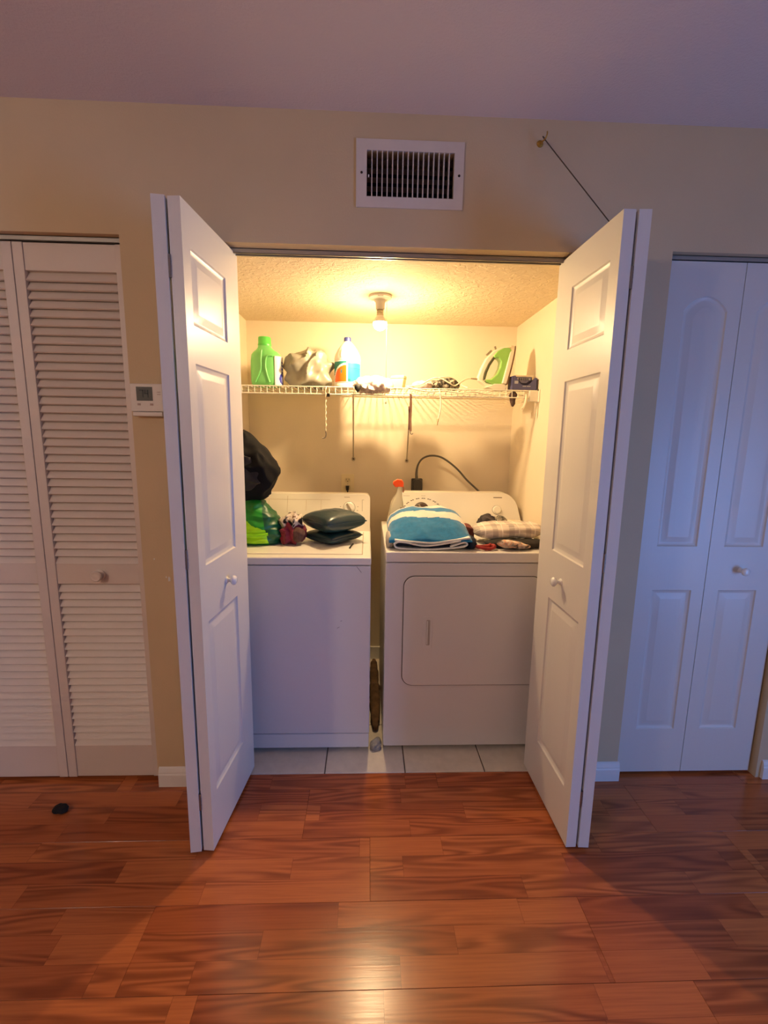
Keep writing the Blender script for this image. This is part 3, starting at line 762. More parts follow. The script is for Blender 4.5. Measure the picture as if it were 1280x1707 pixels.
# steam iron standing on its heel
ir = thing('steam_iron', 'green and white steam iron standing on its heel on the shelf', 'iron', (0.65, 0.735, ST))
iw = mat('iron_white', srgb(236, 228, 206), 0.35); ig = mat('iron_green', srgb(140, 196, 96), 0.3, coat=0.3); idk = mat('iron_dark', srgb(70, 76, 48), 0.5)
yc = 0.735
def plate(b, s0, s1, off0, off1, w0):
    """teardrop slab following the sole from heel to tip"""
    p0 = Vector((0.700, 0, 1.668)); p1 = Vector((0.752, 0, 1.878)); d = (p1-p0).normalized(); n = Vector((d.z, 0, -d.x)); L = (p1-p0).length
    rr = []
    for off in (off0, off1):
        ring = []
        for k in range(33):
            t = k/32
            if t <= 0.5: s = t*2; w = w0*(1-s**2.4)**0.75 if s > 0.0 else w0; sg = 1
            else: s = (1-t)*2; w = w0*(1-s**2.4)**0.75; sg = -1
            q = p0+d*(L*s)+n*off; ring.append((q.x, yc+sg*w, q.z))
        rr.append(ring[:-1])
    b.rings(rr)
b = B(); plate(b, 0, 1, -0.003, 0.001, 0.056); obj('soleplate', b, mat('sole_brown', srgb(120, 90, 62), 0.3, 0.5), ir)
b = B(); plate(b, 0, 1, -0.026, -0.0035, 0.054); obj('skirt', b, iw, ir, bevel=0.004)
body_poly = [(0.660, 1.674), (0.690, 1.684), (0.712, 1.72), (0.722, 1.78), (0.728, 1.852), (0.712, 1.866), (0.685, 1.864), (0.655, 1.848), (0.632, 1.823), (0.640, 1.812), (0.660, 1.812), (0.672, 1.795), (0.668, 1.765), (0.652, 1.730), (0.622, 1.705), (0.598, 1.707), (0.604, 1.694)]
b = B(); b.prism(body_poly, yc-0.034, yc+0.034, lambda x, y, z: (x, yc+(y-yc)*(1.15-0.9*max(0, (z-1.70))/0.2*0.6) + 0, z)); obj('body', b, ig, ir, bevel=0.008, seg=3)
hand = [(0.632, 1.6535), (0.668, 1.672), (0.640, 1.684), (0.604, 1.690), (0.588, 1.704), (0.594, 1.740), (0.612, 1.782), (0.634, 1.815), (0.662, 1.848), (0.716, 1.862), (0.714, 1.874), (0.672, 1.868), (0.633, 1.848), (0.599, 1.812), (0.576, 1.764), (0.561, 1.718), (0.561, 1.702)]
b = B(); b.prism(hand, yc-0.021, yc+0.021); hn = obj('handle', b, iw, ir, bevel=0.006, seg=3)
inner = [(0.590, 1.706), (0.598, 1.706), (0.606, 1.740), (0.620, 1.775), (0.640, 1.806), (0.650, 1.815), (0.640, 1.822), (0.612, 1.782), (0.595, 1.742)]
b = B(); b.prism(inner, yc-0.0225, yc+0.0225); obj('grip_lining', b, idk, hn, bevel=0.002)
b = B(); b.box(-0.016, 0.016, -0.010, 0.010, -0.004, 0.006, Matrix.Translation((0.616, yc, 1.840)) @ Matrix.Rotation(math.radians(-44), 4, 'Y')); obj('steam_button', b, mat('iron_grey', srgb(130, 120, 96), 0.5), hn, bevel=0.002)
b = B(); b.box(-0.004, 0.004, -0.006, 0.006, -0.004, 0.012, Matrix.Translation((0.648, yc, 1.862)) @ Matrix.Rotation(math.radians(-20), 4, 'Y')); obj('spray_button', b, MATS['iron_grey'], hn, bevel=0.001)
b = B(); b.prism([(0.600, 1.668), (0.634, 1.6535), (0.700, 1.6535), (0.708, 1.672), (0.690, 1.684), (0.640, 1.684)], yc-0.045, yc+0.045); obj('heel', b, iw, ir, bevel=0.005)
b = B(); b.tube([(0.562, yc, 1.710), (0.525, yc-0.003, 1.712)], [0.005, 0.0032], 8); obj('cord_sleeve', b, mat('sleeve', srgb(150, 135, 105), 0.6), ir, smooth=40)
crd = [(0.526, .732, 1.712), (0.505, .725, 1.709), (0.47, .70, 1.690), (0.435, .675, 1.668), (0.405, .668, 1.680), (0.370, .672, 1.698), (0.335, .672, 1.704), (0.30, .668, 1.690), (0.262, .664, 1.669), (0.22, .660, 1.662), (0.190, .656, 1.659)]
b = B(); b.tube(spline(crd, 6), 0.0034, 8)
b.tube(spline([(0.34, .676, 1.703), (0.40, .690, 1.712), (0.445, .70, 1.700), (0.475, .690, 1.672), (0.500, .670, 1.6585)], 6), 0.0034, 8)
b.tube(spline([(0.190, .657, 1.659), (0.205, .648, 1.651), (0.25, .6445, 1.640), (0.31, .6445, 1.634), (0.38, .6445, 1.640), (0.45, .6445, 1.630), (0.52, .6445, 1.637), (0.58, .6445, 1.628), (0.64, .6445, 1.622)], 6), 0.0034, 8)
obj('power_cord', b, mat('cord_cream', srgb(236, 224, 196), 0.5), ir, smooth=60)
# blue box of dryer sheets
bb_ = thing('dryer_sheet_box', 'dark blue cardboard box with a scooped opening beside the iron', 'box', (0.774, 0.70, ST))
blue = mat('box_blue', srgb(84, 84, 128), 0.45, var=(18, 0.12)); bdk = mat('box_shade_dark', srgb(14, 12, 14), 0.9); bgrey = mat('box_print', srgb(168, 168, 178), 0.5)
x0, x1, y0, y1, z0, z1 = 0.724, 0.848, 0.662, 0.742, ST, ST+0.074
zf = z0+0.058
scoop = [(x0+0.012, zf+0.012), (x0+0.040, z0+0.030), (x0+0.052, z0+0.024), (x1-0.046, z0+0.024), (x1-0.034, z0+0.032), (x1-0.012, zf+0.004)]
front = [(x0, z0), (x1, z0), (x1, zf)] + scoop[::-1] + [(x0, z1-0.006)]
b = B(); b.prism(front, y0, y0+0.0015); b.box(x0, x0+0.0015, y0, y1, z0, z1-0.006); b.box(x1-0.0015, x1, y0, y1, z0, zf); b.box(x0, x1, y1-0.0015, y1, z0, z1); b.box(x0, x1, y0, y1, z0, z0+0.0015)
bx_o = obj('carton', b, blue, bb_)
b = B(); b.prism([(x0+0.052, z0+0.036), (x1-0.046, z0+0.036), (x1-0.018, z1-0.006), (x0+0.022, z1-0.004)], y0+0.022, y0+0.0235); flap = obj('flap', b, mat('flap_blue', srgb(120, 118, 150), 0.5), bb_)
b = B(); b.prism([(x0+0.020, z1-0.007), (x1-0.016, z1-0.008), (x1-0.012, z1-0.001), (x0+0.016, z1)], y0+0.018, y0+0.0195); obj('flap_edge', b, mat('card_edge', srgb(225, 210, 180), 0.7), flap)
b = B()
for k in range(6): b.box(x0+0.026+k*0.011, x0+0.043+k*0.011, y0+0.0213, y0+0.0221, z1-0.024, z1-0.013)
obj('print', b, bgrey, flap)['kind'] = 'stuff'
b = B(); b.box(x0+0.052, x0+0.070, y0-0.0006, y0+0.0002, z0+0.016, z0+0.020); b.box(x0+0.074, x0+0.092, y0-0.0006, y0+0.0002, z0+0.016, z0+0.020); b.box(x0+0.01, x0+0.028, y0-0.0006, y0+0.0002, z0+0.030, z0+0.044); obj('print', b, bgrey, bx_o)['kind'] = 'stuff'
b = B(); b.box(x0+0.01, x1-0.01, y0+0.03, y1-0.006, z0+0.002, z0+0.03); obj('inside_shade', b, bdk, bb_)  # near-black block stands in for the shade inside the carton

# ------------------------------------------------------------------ things hanging under the shelf
hg = thing('twisted_tie', 'white twisted cord with a small metal hook hanging below the grey bag', 'cord', (-0.211, 0.655, SZ-0.036))
b = B(); pts = [(-0.211+0.0022*math.sin(k*1.1), 0.646+0.0022*math.cos(k*1.1), SZ-0.002-k*0.0052) for k in range(42)]
b.tube(pts, 0.0028, 6); obj('twisted_cord', b, mat('cord_white', srgb(226, 212, 184), 0.7), hg, smooth=60)
b = B(); b.tube(spline([(-0.211, 0.648, SZ-0.218), (-0.209, 0.648, SZ-0.232), (-0.213, 0.648, SZ-0.247), (-0.222, 0.648, SZ-0.252), (-0.228, 0.648, SZ-0.250)], 6), 0.0030, 8); obj('metal_hook', b, steel, hg, smooth=60)
b = B(); b.box(-0.205, -0.190, 0.6415, 0.6455, SZ-0.05, SZ-0.034, Matrix.Identity(4)); obj('clip', b, black_m, hg)
st_ = thing('hanging_strap', 'pinkish fabric strap with a buckle hanging below the middle of the shelf', 'strap', (0.213, 0.65, SZ-0.036))
pk = mat('strap_pink', srgb(186, 146, 132), 0.85, var=(60, 0.15))
b = B(); b.tube(spline([(0.2105, 0.6445, SZ-0.03), (0.213, 0.645, SZ-0.09), (0.212, 0.645, SZ-0.15), (0.214, 0.645, SZ-0.212)], 6), 0.0085, 8, flat=0.25); stp = obj('strap', b, pk, st_, smooth=60)
b = B(); b.tube(spline([(0.203, 0.643, SZ-0.09), (0.205, 0.642, SZ-0.15), (0.205, 0.643, SZ-0.205)], 6), 0.005, 8, flat=0.3); obj('strap', b, mat('strap_dark', srgb(120, 86, 78), 0.85), st_, smooth=60)
b = B(); b.box(0.200, 0.208, 0.638, 0.647, SZ-0.108, SZ-0.094); obj('buckle', b, mat('buckle', srgb(110, 70, 60), 0.4), st_, bevel=0.001)
b = B(); b.tube(spline([(0.212, 0.643, SZ-0.208), (0.214, 0.642, SZ-0.222), (0.221, 0.641, SZ-0.226), (0.226, 0.641, SZ-0.221)], 5), 0.0022, 6); obj('clasp', b, steel, st_, smooth=60)
uc = thing('cable_end', 'white cable end with a plug dangling below the shelf near the iron', 'cable', (0.365, 0.65, SZ-0.036))
b = B(); b.tube(spline([(0.352, 0.646, SZ-0.003), (0.358, 0.640, SZ-0.03), (0.362, 0.640, SZ-0.09), (0.355, 0.640, SZ-0.135), (0.350, 0.640, SZ-0.150)], 6), 0.0030, 8); obj('cable', b, MATS['cord_cream'], uc, smooth=60)
b = B(); b.tube([(0.350, 0.640, SZ-0.148), (0.348, 0.640, SZ-0.164)], 0.0052, 8); b.tube([(0.348, 0.640, SZ-0.163), (0.346, 0.640, SZ-0.180)], 0.0033, 8); obj('plug', b, mat('plug_tip', srgb(200, 178, 140), 0.5), uc, smooth=35)
hs = thing('cord_loop', 'short cream cord loop hanging below the blue box', 'cord', (0.785, 0.65, SZ-0.036))
b = B(); b.tube(spline([(0.792, 0.645, SZ-0.02), (0.790, 0.640, SZ-0.045), (0.784, 0.640, SZ-0.075), (0.776, 0.640, SZ-0.092), (0.770, 0.640, SZ-0.088)], 6), 0.0055, 8); obj('cord', b, MATS['cord_cream'], hs, smooth=60)
b = blob((0.742, 0.70, SZ-0.040), (0.024, 0.02, 0.034), 4, 31, 0.2, 30, 0.2, 40, 2.2, None, lambda x, y, z: (x*(0.6+0.4*z), y, z))
tag(obj('dark_rag', b, mat('rag_brown', srgb(92, 70, 62), 0.9, var=(40, 0.3)), loc=(0.742, 0.70, SZ-0.04), smooth=70), 'dark brown rag corner poking through the wires under the blue box', 'cloth')

# ------------------------------------------------------------------ washer
def rrect(x0, x1, z0, z1, r, n=6, rs=None):
    rs = rs or (r, r, r, r); P = []
    for (cx, cz, a0, q) in ((x0+rs[0], z0+rs[0], PI, rs[0]), (x1-rs[1], z0+rs[1], 1.5*PI, rs[1]), (x1-rs[2], z1-rs[2], 0, rs[2]), (x0+rs[3], z1-rs[3], 0.5*PI, rs[3])):
        if q < 1e-5: P.append((cx, cz)); continue
        for k in range(n+1): a = a0+0.5*PI*k/n; P.append((cx+q*math.cos(a), cz+q*math.sin(a)))
    return P
WX0, WX1, WY, WBK, WT = -0.668, 0.0175, 0.178, 0.86, 0.907
ws = thing('washing_machine', 'white top loading washing machine on the left', 'washer', ((WX0+WX1)/2, 0.52, 0))
b = B(); b.box(WX0, WX1, WY, WBK, 0.095, 0.870); obj('cabinet', b, enamel, ws, bevel=0.006, seg=3)
b = B(); b.box(WX0+0.002, WX1-0.002, WY+0.0015, WY+0.3, 0.026, 0.093); obj('kick_panel', b, enamel, ws, bevel=0.003)
b = B(); b.box(WX0-0.001, WX1+0.001, WY-0.003, WBK, 0.873, WT); top = obj('top_deck', b, enamel_top, ws, bevel=0.007, seg=3)
b = B(); lx0, lx1, ly0, ly1 = WX0+0.06, WX1-0.038, WY+0.050, 0.69
b.box(lx0, lx1, ly0, ly1, WT-0.004, WT+0.0035); obj('lid', b, enamel_top, ws, bevel=0.003)
b = B(); b.box(lx0-0.003, lx1+0.003, ly0-0.003, ly1+0.003, WT-0.002, WT+0.0006); obj('lid_seam', b, mat('seam_light', srgb(176, 160, 136), 0.7), top)
for x in (WX0+0.05, WX1-0.05):
    for y in (WY+0.05, WBK-0.06):
        b = B(); b.lathe([(0.0001, 0.004), (0.02, 0.004), (0.02, 0.016), (0.008, 0.018), (0.008, 0.10), (0.0001, 0.10)], c=(x, y, 0), n=14); obj('foot', b, black_m, ws, smooth=35)
# console: sloping front, rounded upper corners
def console(x0, x1, zb, zt, yb0, yt0, yback, rs, flare=0.0, n=8):
    P = rrect(x0, x1, zb, zt, 0, n, rs)
    if flare: P = [(x + ((x1+x0)/2-x)/abs((x1-x0)/2)*flare*((z-zb)/(zt-zb))**1.0, z) for x, z in P]
    b = B(); fy = lambda z: yb0+(yt0-yb0)*(z-zb)/(zt-zb)
    a = [b.v((x, fy(z), z)) for x, z in P]; c = [b.v((x, yback, z)) for x, z in P]; m = len(P)
    for k in range(m): b.face([a[k], a[(k+1) % m], c[(k+1) % m], c[k]])
    b.face(a[::-1]); b.face(c); return b, fy
b, wy = console(WX0, WX1-0.002, WT-0.002, 1.100, 0.722, 0.792, 0.86, (0.002, 0.002, 0.028, 0.028))
con = obj('console', b, console_m, ws, bevel=0.005, seg=3)
def on_slope(b, fy, x0, x1, z0, z1, t=0.0007):
    v = [b.v((x, fy(z)-t, z)) for x, z in ((x0, z0), (x1, z0), (x1, z1), (x0, z1))]; w = [b.v((x, fy(z)+0.001, z)) for x, z in ((x0, z0), (x1, z0), (x1, z1), (x0, z1))]
    b.face(v)
    for k in range(4): b.face([v[k], v[(k+1) % 4], w[(k+1) % 4], w[k]])
b = B()
on_slope(b, wy, -0.60, -0.20, 1.0675, 1.0690)
for x in (-0.53, -0.43, -0.33, -0.25): on_slope(b, wy, x-0.0007, x+0.0007, 1.01 if x != -0.43 else 1.0, 1.088 if x == -0.43 else 1.066)
obj('printed_lines', b, mat('print_faint', srgb(196, 178, 150), 0.6), con)['kind'] = 'stuff'
b = B(); on_slope(b, wy, -0.125, -0.095, 1.081, 1.083); 
for k in range(10):
    a = math.radians(150+k*24); x, z = -0.098+0.047*math.cos(a), 1.028+0.047*math.sin(a)
    if z < 1.045: on_slope(b, wy, x-0.003, x+0.003, z-0.0012, z+0.0012)
on_slope(b, wy, -0.028, -0.0265, 1.01, 1.068); on_slope(b, wy, -0.028, -0.018, 1.068, 1.0692)
obj('dial_marks', b, print_m, con)['kind'] = 'stuff'
def dial(parent, cx, cz, fy, r, nm='dial', pointer=True, m=None):
    tilt = math.atan2(fy(1.0)-fy(0.9), 0.1)
    M = Matrix.Translation((cx, fy(cz), cz)) @ Matrix.Rotation(-tilt, 4, 'X') @ Matrix.Rotation(PI/2, 4, 'X')
    b = B()
    prof = [(0.0001, -0.001), (r, -0.001), (r, 0.003), (r*0.86, 0.005), (r*0.82, 0.012), (r*0.74, 0.014), (0.0001, 0.0145)]
    for q in [prof]:
        rr = [[M @ Vector((a*math.cos(2*PI*k/28), a*math.sin(2*PI*k/28), z)) for k in range(28)] for a, z in q]; b.rings(rr)
    d = obj(nm, b, m or porc, parent, smooth=30)
    b = B(); rr = [[M @ Vector((a*math.cos(2*PI*k/28), a*math.sin(2*PI*k/28), z)) for k in range(28)] for a, z in ((r*1.06, -0.001), (r*1.06, 0.0008))]; b.rings(rr); obj('dial_ring', b, seam_m, d)
    if pointer:
        b = B(); b.box(-0.004, 0.004, -r*0.72, r*0.72, 0.013, 0.022, M @ Matrix.Rotation(math.radians(32), 4, 'Z')); obj('pointer', b, mat('pointer_grey', srgb(150, 138, 118), 0.4), d, bevel=0.001)
    return d
dial(con, -0.098, 1.028, wy, 0.031)
for (x0_, z0_, x1_, z1_) in ((-0.042, 0.868, -0.022, 0.842), (-0.115, 0.600, -0.125, 0.594), (-0.11, 0.625, -0.104, 0.629)):
    b = B(); b.tube([(x0_, WY, z0_), (x1_, WY, z1_)], 0.0012, 4); obj('scuff', b, mat('scuff_grey', srgb(150, 145, 150), 0.6), ws)

# ------------------------------------------------------------------ dryer
DX0, DX1, DY, DBK, DT = 0.0805, 0.816, 0.186, 0.90, 0.931
dr = thing('clothes_dryer', 'white front loading clothes dryer on the right', 'dryer', ((DX0+DX1)/2, 0.53, 0))
def ngon_prism(b, P, y0, y1): b.prism(P, y0, y1)
b = B(); b.prism(rrect(DX0, DX1, 0.026, 0.882, 0.010, 4), DY, DBK); cab = obj('cabinet', b, enamel, dr, bevel=0.005, seg=3)
b = B(); b.box(DX0-0.001, DX1+0.001, DY-0.003, DBK, 0.8845, DT); dtop = obj('top_deck', b, enamel_top, dr, bevel=0.007, seg=3)
P = rrect(0.160, 0.745, 0.326, 0.824, 0.040, 8, (0.046, 0.006, 0.030, 0.046))
b = B(); b.prism(rrect(0.1565, 0.7485, 0.3225, 0.8275, 0.04, 8, (0.048, 0.008, 0.032, 0.048)), DY-0.0009, DY+0.001); obj('door_seam', b, seam_m, cab)
b = B(); b.prism(P, DY-0.0065, DY+0.001); ddoor = obj('door', b, enamel, dr, bevel=0.003, seg=3)
b = B(); b.box(0.745, DX1-0.004, DY-0.0008, DY+0.001, 0.3225, 0.325); obj('panel_seam', b, mat('seam_pale', srgb(170, 162, 156), 0.7), cab)
b = B(); b.prism(rrect(0.244, 0.286, 0.500, 0.646, 0.004, 4), DY-0.0085, DY-0.006); hb = obj('handle_bezel', b, enamel, ddoor, bevel=0.001)
b = B(); b.prism(rrect(0.260, 0.276, 0.516, 0.632, 0.003, 3), DY-0.0089, DY-0.008); obj('handle_recess', b, mat('recess_grey', srgb(176, 168, 162), 0.6), hb)
b = B(); b.prism(rrect(0.262, 0.267, 0.52, 0.628, 0.002, 3), DY-0.012, DY-0.0085); obj('pull_lip', b, enamel, hb, bevel=0.001)
for x in (DX0+0.05, DX1-0.05):
    for y in (DY+0.05, DBK-0.06):
        b = B(); b.lathe([(0.0001, 0.004), (0.018, 0.004), (0.018, 0.014), (0.008, 0.016), (0.008, 0.03), (0.0001, 0.03)], c=(x, y, 0), n=14); obj('foot', b, black_m, dr, smooth=35)
b, dy_ = console(0.110, 0.848, DT-0.002, 1.112, 0.735, 0.800, 0.88, (0.002, 0.002, 0.075, 0.075), flare=0.035, n=10)
b.bm.verts.ensure_lookup_table()
dcon = obj('console', b, console_m, dr, bevel=0.006, seg=3)
dial(dcon, 0.7105, 1.022, dy_, 0.024, 'start_knob', False)
b = B(); on_slope(b, dy_, 0.694, 0.742, 1.0855, 1.090); obj('maker_mark', b, print_m, dcon)
b = B()
for x in (0.694, 0.716, 0.722, 0.728, 0.734): on_slope(b, dy_, x, x+0.004, 0.986, 0.989)
for k in range(9): on_slope(b, dy_, 0.196+k*0.004, 0.199+k*0.004, 1.092, 1.0935)
for k in range(6): on_slope(b, dy_, 0.295+k*0.004, 0.298+k*0.004, 1.092, 1.0935)
obj('small_print', b, print_m, dcon)['kind'] = 'stuff'
b = B()                                     # printed arc and bars round the timer dial
for k in range(26):
    a = math.radians(22+k*5.6); x, z = 0.300+0.110*math.cos(a), 1.0+0.080*math.sin(a)
    if k % 3 != 1: on_slope(b, dy_, x-0.0045, x+0.0045, z-0.0018, z+0.0018)
obj('timer_marks', b, print_d, dcon)['kind'] = 'stuff'
dial(dcon, 0.295, 1.020, dy_, 0.040, 'timer_dial', True, mat('timer_brown', srgb(70, 52, 38), 0.5))
b = B(); b.box(DX0+0.002, DX0+0.0035, DY+0.002, DBK, 0.05, 0.88); obj('side_edge', b, enamel, dr)

# ------------------------------------------------------------------ wall sockets and plugs
so = thing('wall_outlet', 'ivory duplex outlet on the closet back wall above the washer', 'outlet', (-0.119, CY, 1.127))
ivory = mat('ivory', srgb(238, 224, 184), 0.4)
b = B(); b.prism(rrect(-0.157, -0.081, 1.069, 1.186, 0.004, 3), CY-0.006, CY); pl = obj('cover_plate', b, ivory, so, bevel=0.002)
for zc_ in (1.150, 1.106):
    b = B(); b.prism(rrect(-0.136, -0.102, zc_-0.014, zc_+0.014, 0.010, 5), CY-0.008, CY-0.005); f = obj('receptacle', b, mat('ivory_dark', srgb(222, 206, 160), 0.45), pl)
    if zc_ > 1.12:
        b = B(); b.box(-0.128, -0.126, CY-0.0086, CY-0.0075, zc_-0.001, zc_+0.009); b.box(-0.112, -0.110, CY-0.0086, CY-0.0075, zc_-0.001, zc_+0.008); b.box(-0.1215, -0.1165, CY-0.0086, CY-0.0075, zc_-0.0095, zc_-0.005)
        obj('outlet_slot', b, print_d, pl)
b = B(); b.box(-0.121, -0.117, CY-0.0072, CY-0.005, 1.126, 1.130); obj('screw', b, metal_g, pl)
wp = thing('washer_plug', 'black power plug in the outlet above the washer', 'plug', (-0.119, CY-0.02, 1.10))
b = B(); b.prism([(-0.129, 1.118), (-0.109, 1.118), (-0.112, 1.090), (-0.126, 1.090)], CY-0.040, CY-0.008); obj('plug_body', b, black_m, wp, bevel=0.003)
b = B(); b.tube(spline([(-0.119, CY-0.026, 1.092), (-0.119, CY-0.028, 1.06), (-0.12, CY-0.05, 1.0), (-0.13, CY-0.07, 0.9)], 5), 0.004, 8); obj('cord', b, black_m, wp, smooth=60)
dp = thing('dryer_plug', 'large dark grey dryer plug with a thick cable arching over the dryer console', 'plug', (0.297, CY-0.03, 1.11))
dg = mat('plug_grey', srgb(74, 70, 62), 0.5); cg = mat('cable_grey', srgb(88, 82, 70), 0.5)
b = B(); b.prism(rrect(0.264, 0.330, 1.068, 1.166, 0.006, 4), CY-0.022, CY); bs = obj('socket_box', b, dg, dp, bevel=0.003)
b = B(); b.prism([(0.270, 1.082), (0.297, 1.070), (0.324, 1.082), (0.324, 1.150), (0.310, 1.164), (0.284, 1.164), (0.270, 1.150)], CY-0.055, CY-0.022); obj('plug_body', b, mat('plug_dark', srgb(58, 54, 48), 0.45), dp, bevel=0.004)
cp = [(0.293, CY-0.045, 1.160), (0.290, CY-0.046, 1.20), (0.298, CY-0.048, 1.25), (0.325, CY-0.05, 1.288), (0.375, CY-0.055, 1.305), (0.44, CY-0.06, 1.292), (0.52, CY-0.07, 1.235), (0.585, CY-0.085, 1.165), (0.645, CY-0.10, 1.11), (0.69, CY-0.12, 1.06), (0.70, CY-0.14, 0.98)]
P = spline(cp, 6); rad = [max(0.0058, 0.0095-0.0003*i) for i in range(len(P))]
b = B(); b.tube(P, rad, 10); obj('cable', b, cg, dp, smooth=60)

# ------------------------------------------------------------------ things on the washer
WZ = WT+0.0035
gm_d = mat('bag_green_dark', srgb(24, 104, 58), 0.45, var=(12, 0.25), sss=0.1)
gm_l = mat('bag_lime', srgb(140, 216, 20), 0.4, var=(12, 0.18), sss=0.2)
gm_m = mat('bag_green', srgb(40, 156, 44), 0.42, var=(14, 0.2), sss=0.15)
# green shopping bag: tall tapering, darker gusset on the right, lime front
def bag_rings():
    zs = [0, .010, .035, .07, .10, .13, .16, .19, .215]
    hx = [.128, .136, .138, .134, .126, .114, .096, .078, .060]
    hy = [.085, .098, .100, .096, .090, .078, .062, .048, .036]
    dx = [0, 0, 0, -.002, -.006, -.012, -.022, -.032, -.042]
    return list(zip(zs, hx, hy, dx))
gc = (-0.533, 0.455, WZ)
gbag = thing('green_shopping_bag', 'bright lime and dark green reusable shopping bag on the washer', 'bag', gc)
secs = bag_rings(); n = 120; rr = []
sub = 9
fine_secs = []
for i in range(len(secs)-1):
    for j in range(sub):
        t = j/sub; fine_secs.append(tuple(a+(c-a)*t for a, c in zip(secs[i], secs[i+1])))
fine_secs.append(secs[-1])
for (z, ax, ay, dx) in fine_secs:
    ring = []
    for k in range(n):
        a = 2*PI*k/n; ca, sa = math.cos(a), math.sin(a); r = (abs(ca)**3.4+abs(sa)**3.4)**(-1/3.4)
        p = Vector((ax*r*ca+dx, ay*r*sa, z))
        d = Vector((ca, sa, 0)); w = min(1, z/0.02)
        p += d*w*(0.010*fbm(p, 14, 4)+0.008*ridge((p.x*0.7, p.y*0.7, p.z*1.6), 22, 6))
        ring.append(p+Vector(gc))
    rr.append(ring)
b = B(); R = b.rings(rr)
def bag_print():
    m = bpy.data.materials.new('bag_green_print'); m.use_nodes = True; g = NG(m); q = g.n['Principled BSDF']; q.inputs['Roughness'].default_value = 0.4
    q.inputs['Subsurface Weight'].default_value = 0.1; q.inputs['Subsurface Radius'].default_value = (0.01, 0.01, 0.01)
    tc = g.add('ShaderNodeTexCoord').outputs['Object']; sp = g.add('ShaderNodeSeparateXYZ'); g.link(tc, sp.inputs[0]); x, y, z = sp.outputs
    n = g.math('MULTIPLY', g.math('SUBTRACT', g.noise(tc, 28, 2), 0.5), 0.05)
    lim = g.math('SUBTRACT', 0.128, g.math('MULTIPLY', g.math('ADD', x, 0.04), 0.55))
    a = g.math('LESS_THAN', g.math('ADD', z, n), lim)
    a = g.math('MULTIPLY', a, g.math('GREATER_THAN', z, 0.012)); a = g.math('MULTIPLY', a, g.math('LESS_THAN', y, 0.0))
    d = g.math('GREATER_THAN', g.math('ADD', x, g.math('MULTIPLY', z, 0.22)), 0.088)
    v = g.ramp(g.noise(tc, 14, 3), [(0.3, (0.7, 0.7, 0.7, 1)), (0.7, (1.15, 1.15, 1.15, 1))])
    c = g.mix(a, srgb(34, 150, 40), srgb(172, 240, 18)); c = g.mix(d, c, srgb(18, 92, 54)); c = g.mix(1.0, c, v, 'MULTIPLY')
    g.link(c, q.inputs['Base Color']); return m
obj('bag_body', b, bag_print(), gbag, smooth=75)
b = B(); b.tube(spline([(gc[0]-0.12, gc[1]-0.098, WZ+0.052), (gc[0]-0.04, gc[1]-0.108, WZ+0.050), (gc[0]+0.05, gc[1]-0.106, WZ+0.052), (gc[0]+0.085, gc[1]-0.098, WZ+0.055)], 8), 0.007, 8); obj('fold', b, gm_l, gbag, smooth=70)
# black jacket slumped on the bag
jm = mat('jacket_black', srgb(9, 8, 11), 0.8, var=(9, 0.5), spec=0.25)
def jshape(x, y, z):
    r = 1.0-0.55*max(0, z)**1.4-0.25*max(0, -z)**2
    return (x*r-0.30*max(0, z)-0.15*max(0, -z), y*r, z)
b = blob((-0.535, 0.445, WZ+0.345), (0.130, 0.110, 0.172), 5, 9, 0.10, 6, 0.05, 15, 2.2, WZ+0.195, jshape, fold=(0.15, 7, (0.85, 0.2, 0.5), 2.0))
jk = tag(obj('black_jacket', b, jm, loc=(-0.55, 0.45, WZ+0.2), smooth=75), 'black jacket heaped on top of the green shopping bag', 'jacket')
b = blob((-0.552, 0.358, WZ+0.335), (0.070, 0.03, 0.085), 5, 14, 0.2, 14, 0.1, 18, 2.2, None, lambda x, y, z: (x, y, z*(1-0.25*x)-0.3*x), fold=(0.5, 14, (0.6, 0.1, 0.7), 3.0))
obj('lining', b, mat('jacket_lining', srgb(40, 35, 32), 0.85, var=(14, 0.5)), jk, smooth=70)
# crimson and patterned cloth bundle
crim = mat('cloth_crimson', srgb(140, 30, 58), 0.8, var=(22, 0.45), sheen=0.2)
cb = thing('crimson_clothes', 'crumpled crimson garment bundle between green bag and cushions', 'clothes', (-0.352, 0.43, WZ))
b = blob((-0.350, 0.425, WZ+0.048), (0.050, 0.053, 0.050), 5, 17, 0.22, 20, 0.12, 30, 2.3, WZ, fold=(0.36, 30, (0.9, 0.3, 0.35), 3.0)); obj('crimson_fabric', b, crim, cb, smooth=75)
b = blob((-0.347, 0.428, WZ+0.106), (0.046, 0.046, 0.030), 5, 27, 0.30, 28, 0.15, 36, 2.2, None, fold=(0.6, 30, (0.7, 0.3, 0.6), 3.0))
def bw():
    m = bpy.data.materials.new('cloth_black_white'); m.use_nodes = True; g = NG(m); q = g.n['Principled BSDF']; q.inputs['Roughness'].default_value = 0.85
    tc = g.add('ShaderNodeTexCoord').outputs['Object']
    g.link(g.ramp(g.noise(tc, 26, 2, 0.5, 0.4), [(0.40, srgb(16, 14, 14)), (0.45, srgb(30, 24, 24)), (0.50, srgb(216, 200, 186)), (0.60, srgb(226, 214, 200)), (0.66, srgb(120, 92, 78))]), q.inputs['Base Color']); return m
obj('patterned_fabric', b, bw(), cb, smooth=75)
b = blob((-0.314, 0.392, WZ+0.046), (0.024, 0.032, 0.032), 4, 37, 0.3, 30, 0.25, 36, 2.2, WZ); obj('brown_fabric', b, mat('cloth_brown', srgb(96, 66, 58), 0.85, var=(30, 0.3)), cb, smooth=75)
